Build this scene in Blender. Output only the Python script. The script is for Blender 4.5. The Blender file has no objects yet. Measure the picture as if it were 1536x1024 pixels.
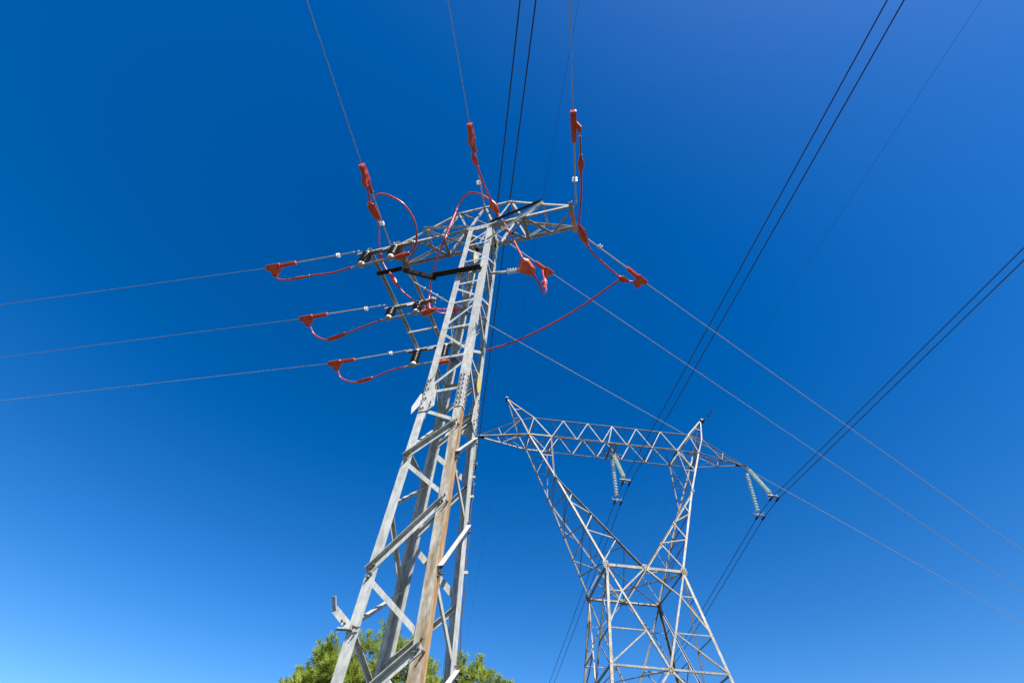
import bpy, bmesh, math, random
from mathutils import Vector as V, Matrix

SC = bpy.context.scene
COL = SC.collection
rnd = random.Random(7)

# ------------------------------------------------------------------ camera, sky, sun, exposure
PITCH, ROLL, FPX = 0.91116, 0.061328, 694.456
cam = bpy.data.cameras.new('camera')
cam.sensor_width = 36.0
cam.lens = FPX / 1536.0 * 36.0
cam.clip_start, cam.clip_end = 0.05, 5000.0
cam_o = bpy.data.objects.new('camera', cam)
COL.objects.link(cam_o)
fw = V((0, math.cos(PITCH), math.sin(PITCH)))
up = V((0, -math.sin(PITCH), math.cos(PITCH)))
rt = V((1, 0, 0))
r2 = rt * math.cos(ROLL) + up * math.sin(ROLL)
u2 = up * math.cos(ROLL) - rt * math.sin(ROLL)
M = Matrix((r2, u2, -fw)).transposed().to_4x4()
M.translation = V((0, 0, 1.6))
cam_o.matrix_world = M
SC.camera = cam_o

SUN_EL = math.radians(51.0)
SUN_DIR = V((0.499, -0.867, 0)).normalized() * math.cos(SUN_EL) + V((0, 0, math.sin(SUN_EL)))
world = bpy.data.worlds.new('World')
SC.world = world
world.use_nodes = True
nt = world.node_tree
nt.nodes.clear()
sky = nt.nodes.new('ShaderNodeTexSky')
sky.sky_type = 'NISHITA'
sky.sun_disc = False
sky.sun_elevation = SUN_EL
sky.sun_rotation = math.atan2(SUN_DIR.x, SUN_DIR.y)
sky.altitude = 400.0
sky.air_density = 1.0
sky.dust_density = 0.55
sky.ozone_density = 1.0
hsv = nt.nodes.new('ShaderNodeHueSaturation')
hsv.inputs['Saturation'].default_value = 1.40
hsv.inputs['Hue'].default_value = 0.507
bg = nt.nodes.new('ShaderNodeBackground')
bg.inputs['Strength'].default_value = 0.066
wo = nt.nodes.new('ShaderNodeOutputWorld')
gam = nt.nodes.new('ShaderNodeGamma')
gam.inputs['Gamma'].default_value = 1.15
nt.links.new(sky.outputs[0], gam.inputs['Color'])
nt.links.new(gam.outputs[0], hsv.inputs['Color'])
nt.links.new(hsv.outputs[0], bg.inputs[0])
nt.links.new(bg.outputs[0], wo.inputs[0])
sun = bpy.data.lights.new('sun', 'SUN')
sun.energy = 5.0
sun.angle = math.radians(0.53)
sun.color = (1.0, 0.945, 0.85)
sun_o = bpy.data.objects.new('sun', sun)
COL.objects.link(sun_o)
sun_o.rotation_euler = SUN_DIR.to_track_quat('Z', 'Y').to_euler()
SC.view_settings.view_transform = 'Standard'
SC.view_settings.look = 'None'
SC.view_settings.exposure = 1.15
SC.view_settings.gamma = 1.0

# ------------------------------------------------------------------ materials
def new_mat(name, rough=0.5, metal=0.0):
    m = bpy.data.materials.new(name)
    m.use_nodes = True
    b = m.node_tree.nodes['Principled BSDF']
    b.inputs['Roughness'].default_value = rough
    b.inputs['Metallic'].default_value = metal
    return m, m.node_tree, b

def noise_mat(name, stops, scale=6.0, rough=0.5, metal=0.0, detail=6.0, stretch=(1, 1, 1), bump=0.0, coord='Object'):
    """colour from a noise through a ramp; optional bump"""
    m, t, b = new_mat(name, rough, metal)
    tc = t.nodes.new('ShaderNodeTexCoord')
    mp = t.nodes.new('ShaderNodeMapping')
    mp.inputs['Scale'].default_value = stretch
    n = t.nodes.new('ShaderNodeTexNoise')
    n.inputs['Scale'].default_value = scale
    n.inputs['Detail'].default_value = detail
    r = t.nodes.new('ShaderNodeValToRGB')
    e = r.color_ramp.elements
    while len(e) < len(stops):
        e.new(0.5)
    for i, (p, c) in enumerate(stops):
        e[i].position = p
        e[i].color = (c[0], c[1], c[2], 1)
    t.links.new(tc.outputs[coord], mp.inputs[0])
    t.links.new(mp.outputs[0], n.inputs['Vector'])
    t.links.new(n.outputs[0], r.inputs[0])
    t.links.new(r.outputs[0], b.inputs['Base Color'])
    if bump:
        bp = t.nodes.new('ShaderNodeBump')
        bp.inputs['Strength'].default_value = bump
        bp.inputs['Distance'].default_value = 0.01
        t.links.new(n.outputs[0], bp.inputs['Height'])
        t.links.new(bp.outputs[0], b.inputs['Normal'])
    return m

GALV = noise_mat('galvanised_steel', [(0.25, (0.308, 0.318, 0.305)), (0.5, (0.395, 0.403, 0.381)), (0.75, (0.460, 0.466, 0.438))], 5.0, 0.55, 0.1, 8, (1, 1, 0.35), 0.05)
RUST = noise_mat('rust_stained_steel', [(0.3, (0.340, 0.252, 0.148)), (0.48, (0.326, 0.200, 0.092)), (0.7, (0.222, 0.115, 0.048))], 5.0, 0.75, 0.0, 10, (3, 3, 0.35), 0.1)
RUST_PALE = noise_mat('rust_streaked_zinc', [(0.40, (0.36, 0.345, 0.305)), (0.50, (0.30, 0.265, 0.205)), (0.60, (0.235, 0.175, 0.11)), (0.76, (0.17, 0.105, 0.05))], 5.0, 0.7, 0.0, 10, (3, 3, 0.55), 0.1)
WEATHER = noise_mat('weathered_galvanised_steel', [(0.3, (0.153, 0.138, 0.112)), (0.5, (0.235, 0.218, 0.186)), (0.7, (0.286, 0.268, 0.233))], 2.5, 0.6, 0.1, 8, (1, 1, 1), 0.0)
BOLT = noise_mat('bolt_steel', [(0.3, (0.096, 0.090, 0.078)), (0.7, (0.180, 0.168, 0.150))], 20, 0.5, 0.4)
RED = noise_mat('red_silicone', [(0.3, (0.522, 0.055, 0.026)), (0.6, (0.679, 0.105, 0.052)), (0.8, (0.756, 0.198, 0.106))], 7.0, 0.36, 0.0, 6)
RED_CABLE = noise_mat('red_cable_sheath', [(0.3, (0.438, 0.046, 0.028)), (0.7, (0.572, 0.086, 0.052))], 9.0, 0.3, 0.0, 4)
ALU = noise_mat('stranded_aluminium', [(0.3, (0.385, 0.369, 0.363)), (0.7, (0.501, 0.486, 0.471))], 14, 0.5, 0.3)
DARKWIRE = noise_mat('aged_conductor', [(0.3, (0.021, 0.021, 0.024)), (0.7, (0.036, 0.036, 0.039))], 10, 0.7, 0.0)
ROD = noise_mat('grey_composite_rod', [(0.3, (0.407, 0.407, 0.400)), (0.7, (0.503, 0.503, 0.488))], 12, 0.4, 0.0)
WHITE = noise_mat('white_shed_silicone', [(0.3, (0.595, 0.586, 0.552)), (0.7, (0.697, 0.689, 0.663))], 12, 0.4, 0.0)
BLACK = noise_mat('black_rubber', [(0.3, (0.006, 0.006, 0.007)), (0.7, (0.017, 0.016, 0.016))], 15, 0.38, 0.0)
DARKBAR = noise_mat('dark_or_shaded_steel', [(0.3, (0.023, 0.020, 0.018)), (0.7, (0.045, 0.041, 0.036))], 8, 0.55, 0.2)  # dark steel; strut and right stay also get their underside shade in this colour
PLATEW = noise_mat('white_enamel_plate', [(0.3, (0.472, 0.466, 0.433)), (0.7, (0.538, 0.531, 0.505))], 8, 0.35, 0.0)
YELLOW = noise_mat('yellow_enamel_plate', [(0.3, (0.421, 0.319, 0.083)), (0.7, (0.484, 0.383, 0.128))], 10, 0.4, 0.0)
BARK = noise_mat('pine_bark', [(0.3, (0.07, 0.045, 0.03)), (0.7, (0.19, 0.13, 0.09))], 9, 0.9, 0.0, 8, (1, 1, 0.3), 0.6)
NEEDLE_A = noise_mat('pine_needles', [(0.3, (0.230, 0.296, 0.044)), (0.55, (0.353, 0.429, 0.070)), (0.8, (0.495, 0.523, 0.111))], 2.2, 0.5, 0.0, 6)
NEEDLE_B = noise_mat('deep_pine_needles', [(0.3, (0.109, 0.158, 0.034)), (0.7, (0.201, 0.245, 0.051))], 2.2, 0.55, 0.0, 6)
for _m in (NEEDLE_A, NEEDLE_B):
    _t = _m.node_tree
    _b = _t.nodes['Principled BSDF']
    _tr = _t.nodes.new('ShaderNodeBsdfTranslucent')
    _mx = _t.nodes.new('ShaderNodeMixShader')
    _mx.inputs[0].default_value = 0.45
    _src = _b.inputs['Base Color'].links[0].from_socket
    _t.links.new(_src, _tr.inputs[0])
    _t.links.new(_b.outputs[0], _mx.inputs[1]); _t.links.new(_tr.outputs[0], _mx.inputs[2])
    _t.links.new(_mx.outputs[0], _t.nodes['Material Output'].inputs[0])
SOIL = noise_mat('dry_grass_soil', [(0.3, (0.020, 0.024, 0.011)), (0.5, (0.038, 0.038, 0.018)), (0.7, (0.058, 0.052, 0.028))], 0.6, 0.95, 0.0, 12)

def grime(m, scale, lo, hi, tint=None, tscale=2.0, t0=0.56, t1=0.74, stretch=(1, 1, 1)):
    """multiply a fine mottling, and optionally patches of another colour, into a material"""
    t = m.node_tree
    b = t.nodes['Principled BSDF']
    src = b.inputs['Base Color'].links[0].from_socket
    tc = t.nodes.new('ShaderNodeTexCoord')
    mp = t.nodes.new('ShaderNodeMapping'); mp.inputs['Scale'].default_value = stretch
    t.links.new(tc.outputs['Object'], mp.inputs[0])
    n1 = t.nodes.new('ShaderNodeTexNoise'); n1.inputs['Scale'].default_value = scale; n1.inputs['Detail'].default_value = 5
    t.links.new(mp.outputs[0], n1.inputs['Vector'])
    mr = t.nodes.new('ShaderNodeMapRange'); mr.inputs['From Min'].default_value = 0.35; mr.inputs['From Max'].default_value = 0.62
    mr.inputs['To Min'].default_value = lo; mr.inputs['To Max'].default_value = hi
    t.links.new(n1.outputs[0], mr.inputs['Value'])
    mx = t.nodes.new('ShaderNodeMix'); mx.data_type = 'RGBA'; mx.blend_type = 'MULTIPLY'; mx.inputs['Factor'].default_value = 1.0
    t.links.new(src, mx.inputs[6]); t.links.new(mr.outputs[0], mx.inputs[7])
    res = mx.outputs[2]
    if tint:
        n2 = t.nodes.new('ShaderNodeTexNoise'); n2.inputs['Scale'].default_value = tscale; n2.inputs['Detail'].default_value = 9; n2.inputs['Roughness'].default_value = 0.65
        t.links.new(mp.outputs[0], n2.inputs['Vector'])
        m2 = t.nodes.new('ShaderNodeMapRange'); m2.inputs['From Min'].default_value = t0; m2.inputs['From Max'].default_value = t1
        t.links.new(n2.outputs[0], m2.inputs['Value'])
        m3 = t.nodes.new('ShaderNodeMix'); m3.data_type = 'RGBA'
        t.links.new(m2.outputs[0], m3.inputs['Factor']); t.links.new(res, m3.inputs[6]); m3.inputs[7].default_value = (*tint, 1)
        res = m3.outputs[2]
    t.links.new(res, b.inputs['Base Color'])
grime(GALV, 26, 0.74, 1.08, (0.30, 0.24, 0.16), 2.2, 0.60, 0.82, (1, 1, 0.4))
grime(WEATHER, 14, 0.62, 1.05, (0.16, 0.11, 0.07), 1.1, 0.56, 0.78)
grime(RUST, 34, 0.72, 1.08, (0.20, 0.095, 0.035), 3.0, 0.54, 0.74, (1, 1, 0.3))
grime(RUST_PALE, 34, 0.70, 1.08, (0.19, 0.12, 0.065), 2.4, 0.56, 0.76, (1.2, 1.2, 0.5))
grime(RED, 18, 0.82, 1.10, (0.52, 0.15, 0.10), 5.0, 0.60, 0.82)
grime(RED_CABLE, 22, 0.75, 1.12)

DARKBAR.node_tree.nodes['Principled BSDF'].inputs['Specular IOR Level'].default_value = 0.08
DARKBAR.node_tree.nodes['Principled BSDF'].inputs['Roughness'].default_value = 0.9
DARKBAR.node_tree.nodes['Principled BSDF'].inputs['Metallic'].default_value = 0.0
for _m in (NEEDLE_A, NEEDLE_B):
    _m.node_tree.nodes['Principled BSDF'].inputs['Specular IOR Level'].default_value = 0.15
    _m.node_tree.nodes['Principled BSDF'].inputs['Roughness'].default_value = 0.7

def glass_mat():
    m, t, b = new_mat('pale_green_glass', 0.12)
    tc = t.nodes.new('ShaderNodeTexCoord'); n = t.nodes.new('ShaderNodeTexNoise'); n.inputs['Scale'].default_value = 8
    r = t.nodes.new('ShaderNodeValToRGB')
    r.color_ramp.elements[0].color = (0.56, 0.72, 0.68, 1); r.color_ramp.elements[1].color = (0.74, 0.84, 0.82, 1)
    t.links.new(tc.outputs['Object'], n.inputs['Vector']); t.links.new(n.outputs[0], r.inputs[0]); t.links.new(r.outputs[0], b.inputs['Base Color'])
    b.inputs['Transmission Weight'].default_value = 0.1
    return m
GLASS = glass_mat()

# ------------------------------------------------------------------ mesh building
def perp(a):
    a = a.normalized()
    h = V((0, 0, 1)) if abs(a.z) < 0.9 else V((1, 0, 0))
    s = a.cross(h).normalized()
    return s, a.cross(s).normalized()

def smooth_path(pts, n=8):
    p = [V(q) for q in pts]
    if len(p) < 3:
        return p
    out = []
    for i in range(len(p) - 1):
        a = p[i - 1] if i else p[0] * 2 - p[1]
        b, c = p[i], p[i + 1]
        d = p[i + 2] if i + 2 < len(p) else p[-1] * 2 - p[-2]
        for k in range(n):
            t = k / n
            out.append(0.5 * ((2 * b) + (c - a) * t + (2 * a - 5 * b + 4 * c - d) * t * t + (3 * b - a - 3 * c + d) * t ** 3))
    out.append(p[-1])
    return out

class MB:
    def __init__(s):
        s.v, s.f, s.mi = [], [], []
    def add(s, vs, fs, mi=0):
        o = len(s.v)
        s.v += [V(q) for q in vs]
        s.f += [tuple(o + i for i in f) for f in fs]
        s.mi += [mi] * len(fs)
    def profile(s, p, q, prof, x, y, mi=0):
        """extrude a closed profile [(a, b)] along p-q in the x, y axes"""
        n = len(prof)
        vs = [p + x * a + y * b for a, b in prof] + [q + x * a + y * b for a, b in prof]
        fs = [(i, (i + 1) % n, n + (i + 1) % n, n + i) for i in range(n)]
        fs += [tuple(range(n - 1, -1, -1)), tuple(range(n, 2 * n))]
        s.add(vs, fs, mi)
    def angle(s, p, q, n1, n2, w, t, mi=0, w2=None):
        """steel L-section: heel along p-q, one flange towards n1, the other towards n2"""
        p, q = V(p), V(q)
        a = (q - p).normalized()
        x = V(n1) - a * a.dot(V(n1)); x.normalize()
        y = V(n2) - a * a.dot(V(n2)) - x * x.dot(V(n2)); y.normalize()
        w2 = w2 or w
        s.profile(p, q, [(0, 0), (w, 0), (w, t), (t, t), (t, w2), (0, w2)], x, y, mi)
    def bar(s, p, q, w, h, n=None, mi=0):
        p, q = V(p), V(q)
        a = (q - p).normalized()
        if n is None:
            x, y = perp(a)
        else:
            y = V(n) - a * a.dot(V(n)); y.normalize(); x = a.cross(y)
        s.profile(p, q, [(-w / 2, -h / 2), (w / 2, -h / 2), (w / 2, h / 2), (-w / 2, h / 2)], x, y, mi)
    def lathe(s, p, q, prof, n=12, mi=0, flat=1.0, fn=None):
        """revolve [(t along p-q in metres, radius)]; flat squeezes one axis"""
        p, q = V(p), V(q)
        a = (q - p).normalized()
        if fn is None:
            x, y = perp(a)
        else:
            y = V(fn) - a * a.dot(V(fn)); y.normalize(); x = a.cross(y)
        vs, fs = [], []
        for t, r in prof:
            for k in range(n):
                w = 2 * math.pi * k / n
                vs.append(p + a * t + x * (r * math.cos(w)) + y * (r * flat * math.sin(w)))
        for i in range(len(prof) - 1):
            for k in range(n):
                fs.append((i * n + k, i * n + (k + 1) % n, (i + 1) * n + (k + 1) % n, (i + 1) * n + k))
        fs.append(tuple(range(n - 1, -1, -1)))
        fs.append(tuple((len(prof) - 1) * n + k for k in range(n)))
        s.add(vs, fs, mi)
    def tube(s, pts, r, n=8, mi=0, sm=0):
        p = smooth_path(pts, sm) if sm else [V(q) for q in pts]
        tang = []
        for i in range(len(p)):
            tang.append((p[min(i + 1, len(p) - 1)] - p[max(i - 1, 0)]).normalized())
        x, y = perp(tang[0])
        vs, fs = [], []
        for i, c in enumerate(p):
            x = x - tang[i] * tang[i].dot(x); x.normalize(); y = tang[i].cross(x)
            for k in range(n):
                w = 2 * math.pi * k / n
                vs.append(c + x * (r * math.cos(w)) + y * (r * math.sin(w)))
        for i in range(len(p) - 1):
            for k in range(n):
                fs.append((i * n + k, i * n + (k + 1) % n, (i + 1) * n + (k + 1) % n, (i + 1) * n + k))
        fs.append(tuple(range(n - 1, -1, -1)))
        fs.append(tuple((len(p) - 1) * n + k for k in range(n)))
        s.add(vs, fs, mi)
    def plate(s, poly, nrm, t, mi=0):
        """flat polygon given thickness t along nrm (centred)"""
        nrm = V(nrm).normalized()
        n = len(poly)
        vs = [V(q) - nrm * t / 2 for q in poly] + [V(q) + nrm * t / 2 for q in poly]
        fs = [(i, (i + 1) % n, n + (i + 1) % n, n + i) for i in range(n)]
        fs += [tuple(range(n - 1, -1, -1)), tuple(range(n, 2 * n))]
        s.add(vs, fs, mi)
    def hexbolt(s, c, nrm, r, h, mi=0):
        c, nrm = V(c), V(nrm).normalized()
        s.lathe(c, c + nrm, [(0, r), (h, r)], 6, mi)
        s.lathe(c + nrm * h, c + nrm, [(0, r * .5), (h * .9, r * .5)], 6, mi)
    def build(s, name, mats, parent=None, origin=None, smooth=False, bevel=0.0):
        if not isinstance(mats, (list, tuple)):
            mats = [mats]
        o = V((0, 0, 0))
        if parent is None:
            o = V(origin) if origin is not None else sum(s.v, V((0, 0, 0))) / len(s.v)
        me = bpy.data.meshes.new(name)
        me.from_pydata([q - o for q in s.v], [], s.f)
        for m in mats:
            me.materials.append(m)
        me.polygons.foreach_set('material_index', s.mi)
        bm = bmesh.new(); bm.from_mesh(me)
        bmesh.ops.recalc_face_normals(bm, faces=bm.faces)
        bm.to_mesh(me); bm.free()
        if smooth:
            me.polygons.foreach_set('use_smooth', [True] * len(me.polygons))
            if hasattr(me, 'set_sharp_from_angle'):
                me.set_sharp_from_angle(angle=math.radians(40))
        ob = bpy.data.objects.new(name, me)
        COL.objects.link(ob)
        if parent is not None:
            ob.parent = parent
        else:
            ob.location = o
        if bevel:
            md = ob.modifiers.new('bevel', 'BEVEL'); md.width = bevel; md.segments = 2; md.limit_method = 'ANGLE'
        return ob

def tag(o, label=None, cat=None, group=None, kind=None):
    if label: o['label'] = label
    if cat: o['category'] = cat
    if group: o['group'] = group
    if kind: o['kind'] = kind
    return o

def empty(name, loc, rz=0.0):
    o = bpy.data.objects.new(name, None)
    o.empty_display_size = 0.2
    COL.objects.link(o)
    o.location = loc
    o.rotation_euler = (0, 0, rz)
    return o

# ------------------------------------------------------------------ ground
g = MB()
N = 60
R_ = [0, 4, 10, 20, 40, 80, 160, 400, 1000, 2600]
ring = []
vs = [V((0, 0, 0))]
for r in R_[1:]:
    for k in range(N):
        w = 2 * math.pi * k / N
        z = 0.12 * math.sin(r * .7 + k) * min(1, r / 40) if r < 200 else -0.4
        vs.append(V((r * math.cos(w), r * math.sin(w), z - 0.05 * (r > 3))))
fs = [(0, 1 + k, 1 + (k + 1) % N) for k in range(N)]
for i in range(len(R_) - 2):
    for k in range(N):
        fs.append((1 + i * N + k, 1 + (i + 1) * N + k, 1 + (i + 1) * N + (k + 1) % N, 1 + i * N + (k + 1) % N))
g.add(vs, fs)
tag(g.build('ground', SOIL, origin=(0, 0, 0)), 'dry grassy ground under the two pylons', 'ground', kind='structure')

# ------------------------------------------------------------------ near pylon (medium-voltage lattice tower)
SN = 0.75                         # metres per survey unit of this tower (camera at 0, 0, 1.6 is the pivot)
NX, NYW, NYAW = -0.7604, 4.5, -0.30204
pylon = tag(empty('lattice_pylon', (NX, NYW, 0), NYAW), 'near grey lattice pylon with one rust-stained leg and a flat crossarm on top', 'pylon')
UX, VX = V((math.cos(NYAW), math.sin(NYAW), 0)), V((-math.sin(NYAW), math.cos(NYAW), 0))
def L(u, v, z):                   # survey units -> pylon-local metres
    return V((u * SN, v * SN, (z - 1.6) * SN + 1.6))
def NW(u, v, z):                  # survey units -> world metres
    p = L(u, v, z)
    return V((NX, NYW, 0)) + UX * p.x + VX * p.y + V((0, 0, p.z))
ZS, ZT, WS, WT, WB = 7.223, 14.2, 0.754, 0.70, 1.032
Z0 = 1.6 - 1.6 / SN
def halfw(z):
    return (WS + (WT - WS) * (z - ZS) / (ZT - ZS)) / 2 if z > ZS else (WS + (WB - WS) * (ZS - z) / (ZS - 2)) / 2
def cn(k, z, out=0.0):            # corner of the square mast at height z
    h = halfw(z)
    su, sv = {'L': (-1, -1), 'F': (1, -1), 'R': (1, 1), 'B': (-1, 1)}[k]
    return L(su * h, sv * h, z) + V((su * out, sv * out, 0))
LW, LT = 0.102, 0.009
dirs = {'L': ((1, 0, 0), (0, 1, 0)), 'F': ((-1, 0, 0), (0, 1, 0)), 'R': ((-1, 0, 0), (0, -1, 0)), 'B': ((1, 0, 0), (0, -1, 0))}
for k in 'LFRB':
    m = MB(); m.angle(cn(k, Z0), cn(k, ZS - 0.02), *dirs[k], LW, LT, 0)
    if k == 'F':
        ob = m.build('leg', [RUST_PALE, RUST], pylon)
        for p in ob.data.polygons:       # the flange that faces right carries the heavier rust
            if p.normal.x > 0.8:
                p.material_index = 1
        ob['label'] = 'rust-stained lower leg nearest the viewer'
    else:
        m.build('leg', GALV, pylon)
    m = MB(); m.angle(cn(k, ZS + 0.005), cn(k, ZT + 0.02), *dirs[k], LW * 0.98, LT, 0)
    m.build('upper_leg', GALV, pylon)

faces = {'LF': ('L', 'F', V((0, -1, 0))), 'FR': ('F', 'R', V((1, 0, 0))), 'RB': ('R', 'B', V((0, 1, 0))), 'BL': ('B', 'L', V((-1, 0, 0)))}
def fpt(face, side, z, inset=0.0, off=0.0):
    """point on a mast face: on corner `side`, moved inwards along the face and outwards along its normal"""
    a, b, n = faces[face]
    p = cn(side, z)
    o = cn(b if side == a else a, z)
    return p + (o - p).normalized() * inset + n * off
def brace(face, a, za, b, zb, w=0.05, t=0.006, out=False, off=None, inset=0.03, name='diagonal_brace', mat=GALV, bolts=True):
    n = faces[face][2]
    off = (0.0025 if out else -LT - 0.0025) if off is None else off
    p, q = fpt(face, a, za, inset, off), fpt(face, b, zb, inset, off)
    ax = (q - p).normalized()
    down = n.cross(ax)
    if down.z > 0: down = -down
    m = MB()
    p2, q2 = p - ax * 0.012, q + ax * 0.012
    if out:                       # heel on top, shelf flange standing out towards the viewer
        h = -down * w * 0.5
        m.angle(p2 + h, q2 + h, down, n, w, t, 0, w * 0.8)
        for e, s in ((p, 1), (q, -1)):
            for d in (0.018, 0.056):
                m.hexbolt(e + ax * s * d + n * t, n, 0.013, 0.018, 1)
            m.hexbolt(e - ax * s * 0.006 + down * (w * .75) + n * 0.001, n, 0.012, 0.026, 1)
    else:
        h = -down * w * 0.5
        m.angle(p2 + h, q2 + h, down, -n, w, t, 0, w * 0.8)
        if bolts:
            for e, s in ((p, 1), (q, -1)):
                m.hexbolt(e + ax * s * 0.004 + n * (LT + 0.003), n, 0.010, 0.014, 1)
    return m.build(name, [mat, BOLT], pylon)
# lower body: single zigzag on each face, staggered between adjoining faces
def zigzag(face, seq, first_out):
    for i in range(len(seq) - 1):
        (a, za), (b, zb) = seq[i], seq[i + 1]
        heavy = first_out is not None and (i % 2 == 0) == first_out
        gap = 0.05
        brace(face, a, za - (gap if i else 0), b, zb + (0 if i == len(seq) - 2 else gap * 0.6), 0.062 if heavy else 0.046, 0.006, heavy)
zigzag('LF', [('L', 7.0), ('F', 6.58), ('L', 5.95), ('F', 5.18), ('L', 4.23), ('F', 3.44), ('L', 2.65), ('F', 1.6), ('L', 0.4)], False)
zigzag('FR', [('R', 6.80), ('F', 5.92), ('R', 5.25), ('F', 4.20), ('R', 3.48), ('F', 2.7), ('R', 1.7), ('F', 0.5)], True)
zigzag('RB', [('R', 7.35), ('B', 6.72), ('R', 5.95), ('B', 5.1), ('R', 4.2), ('B', 3.5), ('R', 2.6), ('B', 1.5), ('R', 0.4)], False)
zigzag('BL', [('B', 7.2), ('L', 6.15), ('B', 6.0), ('L', 5.15), ('B', 4.4), ('L', 3.65), ('B', 3.2), ('L', 2.0), ('B', 0.7)], None)
# small gusset between the two braces at the splice
# head: flat rungs plus zigzag on the front and back, zigzag only on the sides
HZ = [13.13, 12.17, 11.06, 10.25, 9.28, 8.31, 7.39]
def rung(face, z, w=0.042):
    a, b, n = faces[face]
    p, q = fpt(face, a, z, 0.02, 0.002), fpt(face, b, z, 0.02, 0.002)
    m = MB(); m.angle(p + V((0, 0, w / 2)), q + V((0, 0, w / 2)), (0, 0, -1), -n, w, 0.005, 0, w * 0.7)
    d = q - p
    for t in (0.3, 0.45, 0.6, 0.75):                    # row of bolt holes with studs
        m.hexbolt(p + d * t + n * 0.0005, n, 0.006, 0.002, 1)
    m.build('rung', [GALV, BOLT], pylon)
for f in ('LF', 'RB'):
    for z in HZ:
        rung(f, z)
for f in ('FR', 'BL'):
    for z in HZ[1::2]:
        rung(f, z - 0.05, 0.04)
top = [ZT - 0.1] + HZ
for f, s0 in (('LF', 1), ('RB', 0), ('FR', 0), ('BL', 1)):
    a, b, n = faces[f]
    for i in range(len(top) - 1):
        k1, k2 = (a, b) if (i + s0) % 2 == 0 else (b, a)
        brace(f, k1, top[i] - 0.12, k2, top[i + 1] + 0.12, 0.042, 0.005, False, bolts=False)
brace('LF', 'L', ZT - 0.25, 'F', HZ[0] + 0.12, 0.036, 0.005, False, off=-0.03, bolts=False)
# top frame
for f in faces:
    a, b, n = faces[f]
    p, q = fpt(f, a, ZT, 0.0, 0.003), fpt(f, b, ZT, 0.0, 0.003)
    m = MB(); m.angle(p, q, (0, 0, -1), -n, 0.075, 0.007)
    for t in (0.12, 0.3, 0.5, 0.7, 0.88):
        m.hexbolt(p + (q - p) * t + V((0, 0, -0.04)) + n * 0.0005, n, 0.008, 0.006, 1)
    m.build('top_rail', [GALV, BOLT], pylon)

# splice plates with two rows of bolts on every corner
for k in 'LFRB':
    for f in faces:
        a, b, n = faces[f]
        if k not in (a, b): continue
        m = MB()
        za, zb = (ZS - 0.30, ZS + 0.52)
        off = 0.006
        wide = 0.20 if (f in ('LF', 'RB') and k in 'LR') or (f in ('FR', 'BL') and k in 'RL') else 0.085
        A0 = fpt(f, k, zb, 0.004, off); A1 = fpt(f, k, za, 0.004, off)
        inw = (fpt(f, k, ZS, 0.1, off) - fpt(f, k, ZS, 0, off)).normalized()
        mid = A0 + (A1 - A0) * 0.5
        poly = [A0, A0 + inw * 0.085, mid + inw * wide * 0.9, A1 + (A0 - A1) * 0.12 + inw * wide, A1 + inw * wide * 0.55, A1] if wide > 0.1 else [A0, A0 + inw * 0.08, A1 + inw * 0.08, A1]
        m.plate(poly, n, 0.008, 0)
        for i in range(7):
            for c in ((0.022, 0.060) if wide < 0.1 or i % 2 == 0 else (0.022,)):
                m.hexbolt(A0 + (A1 - A0) * (0.07 + 0.14 * i) + inw * c + n * 0.004, n, 0.011, 0.016, 1)
        if wide > 0.1:
            for i in range(2):
                m.hexbolt(A1 + (A0 - A1) * (0.12 + 0.1 * i) + inw * 0.145 + n * 0.004, n, 0.010, 0.014, 1)
        m.build('splice_plate', [GALV, BOLT], pylon)

# cantilever hook bolted round the left leg
m = MB()
c = cn('L', 3.62)
h0, h1 = c + V((0.125, -0.014, -0.01)), c + V((-0.09, -0.014, 0.01))
m.bar(c + V((0.05, -0.016, -0.012)), c + V((-0.075, -0.016, 0.0)), 0.05, 0.012, (0, 0, 1), 0)
m.bar(c + V((0.02, -0.022, 0.005)), c + V((-0.15, -0.05, 0.145)), 0.009, 0.062, (0, 0, 1), 0)
m.bar(c + V((-0.15, -0.05, 0.145)), c + V((-0.155, -0.105, 0.225)), 0.05, 0.009, (0.4, 1, 0), 0)
for dx, dz in ((-0.02, 0.03), (-0.05, 0.05), (0.07, 0.0), (0.1, -0.01)):
    m.hexbolt(c + V((dx, -0.026, dz)), (0, -1, 0), 0.010, 0.016, 1)
m.tube([c + V((-0.10, -0.02, -0.008)), c + V((0.115, -0.02, 0.0))], 0.006, 6, 1)
m.build('bracket', [GALV, BOLT], pylon)
# earth cable clipped up the right-hand leg
m = MB()
pts = [cn('R', z, 0.0) + V((0.018 + 0.006 * math.sin(z * 9), 0.01, 0)) for z in [0.2 + 0.35 * i for i in range(20)]]
m.tube(pts, 0.006, 6, 0, 3)
m.build('earth_cable', DARKWIRE, pylon)
for z in (5.75, 6.1, 4.6):
    m = MB(); p = cn('R', z)
    m.bar(p + V((-0.01, 0.012, 0)), p + V((0.035, 0.012, 0)), 0.03, 0.02, (0, 1, 0))
    m.build('cable_clip', GALV, pylon)
# concrete footing
m = MB(); b0 = halfw(Z0) * SN + 0.25
m.plate([(-b0, -b0, 0.1), (b0, -b0, 0.1), (b0, b0, 0.1), (-b0, b0, 0.1)], (0, 0, 1), 0.35)
CONC = noise_mat('concrete', [(0.3, (0.30, 0.29, 0.27)), (0.7, (0.42, 0.41, 0.38))], 9, 0.9, 0, 9, (1, 1, 1), 0.3)
m.build('footing', CONC, pylon)

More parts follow.
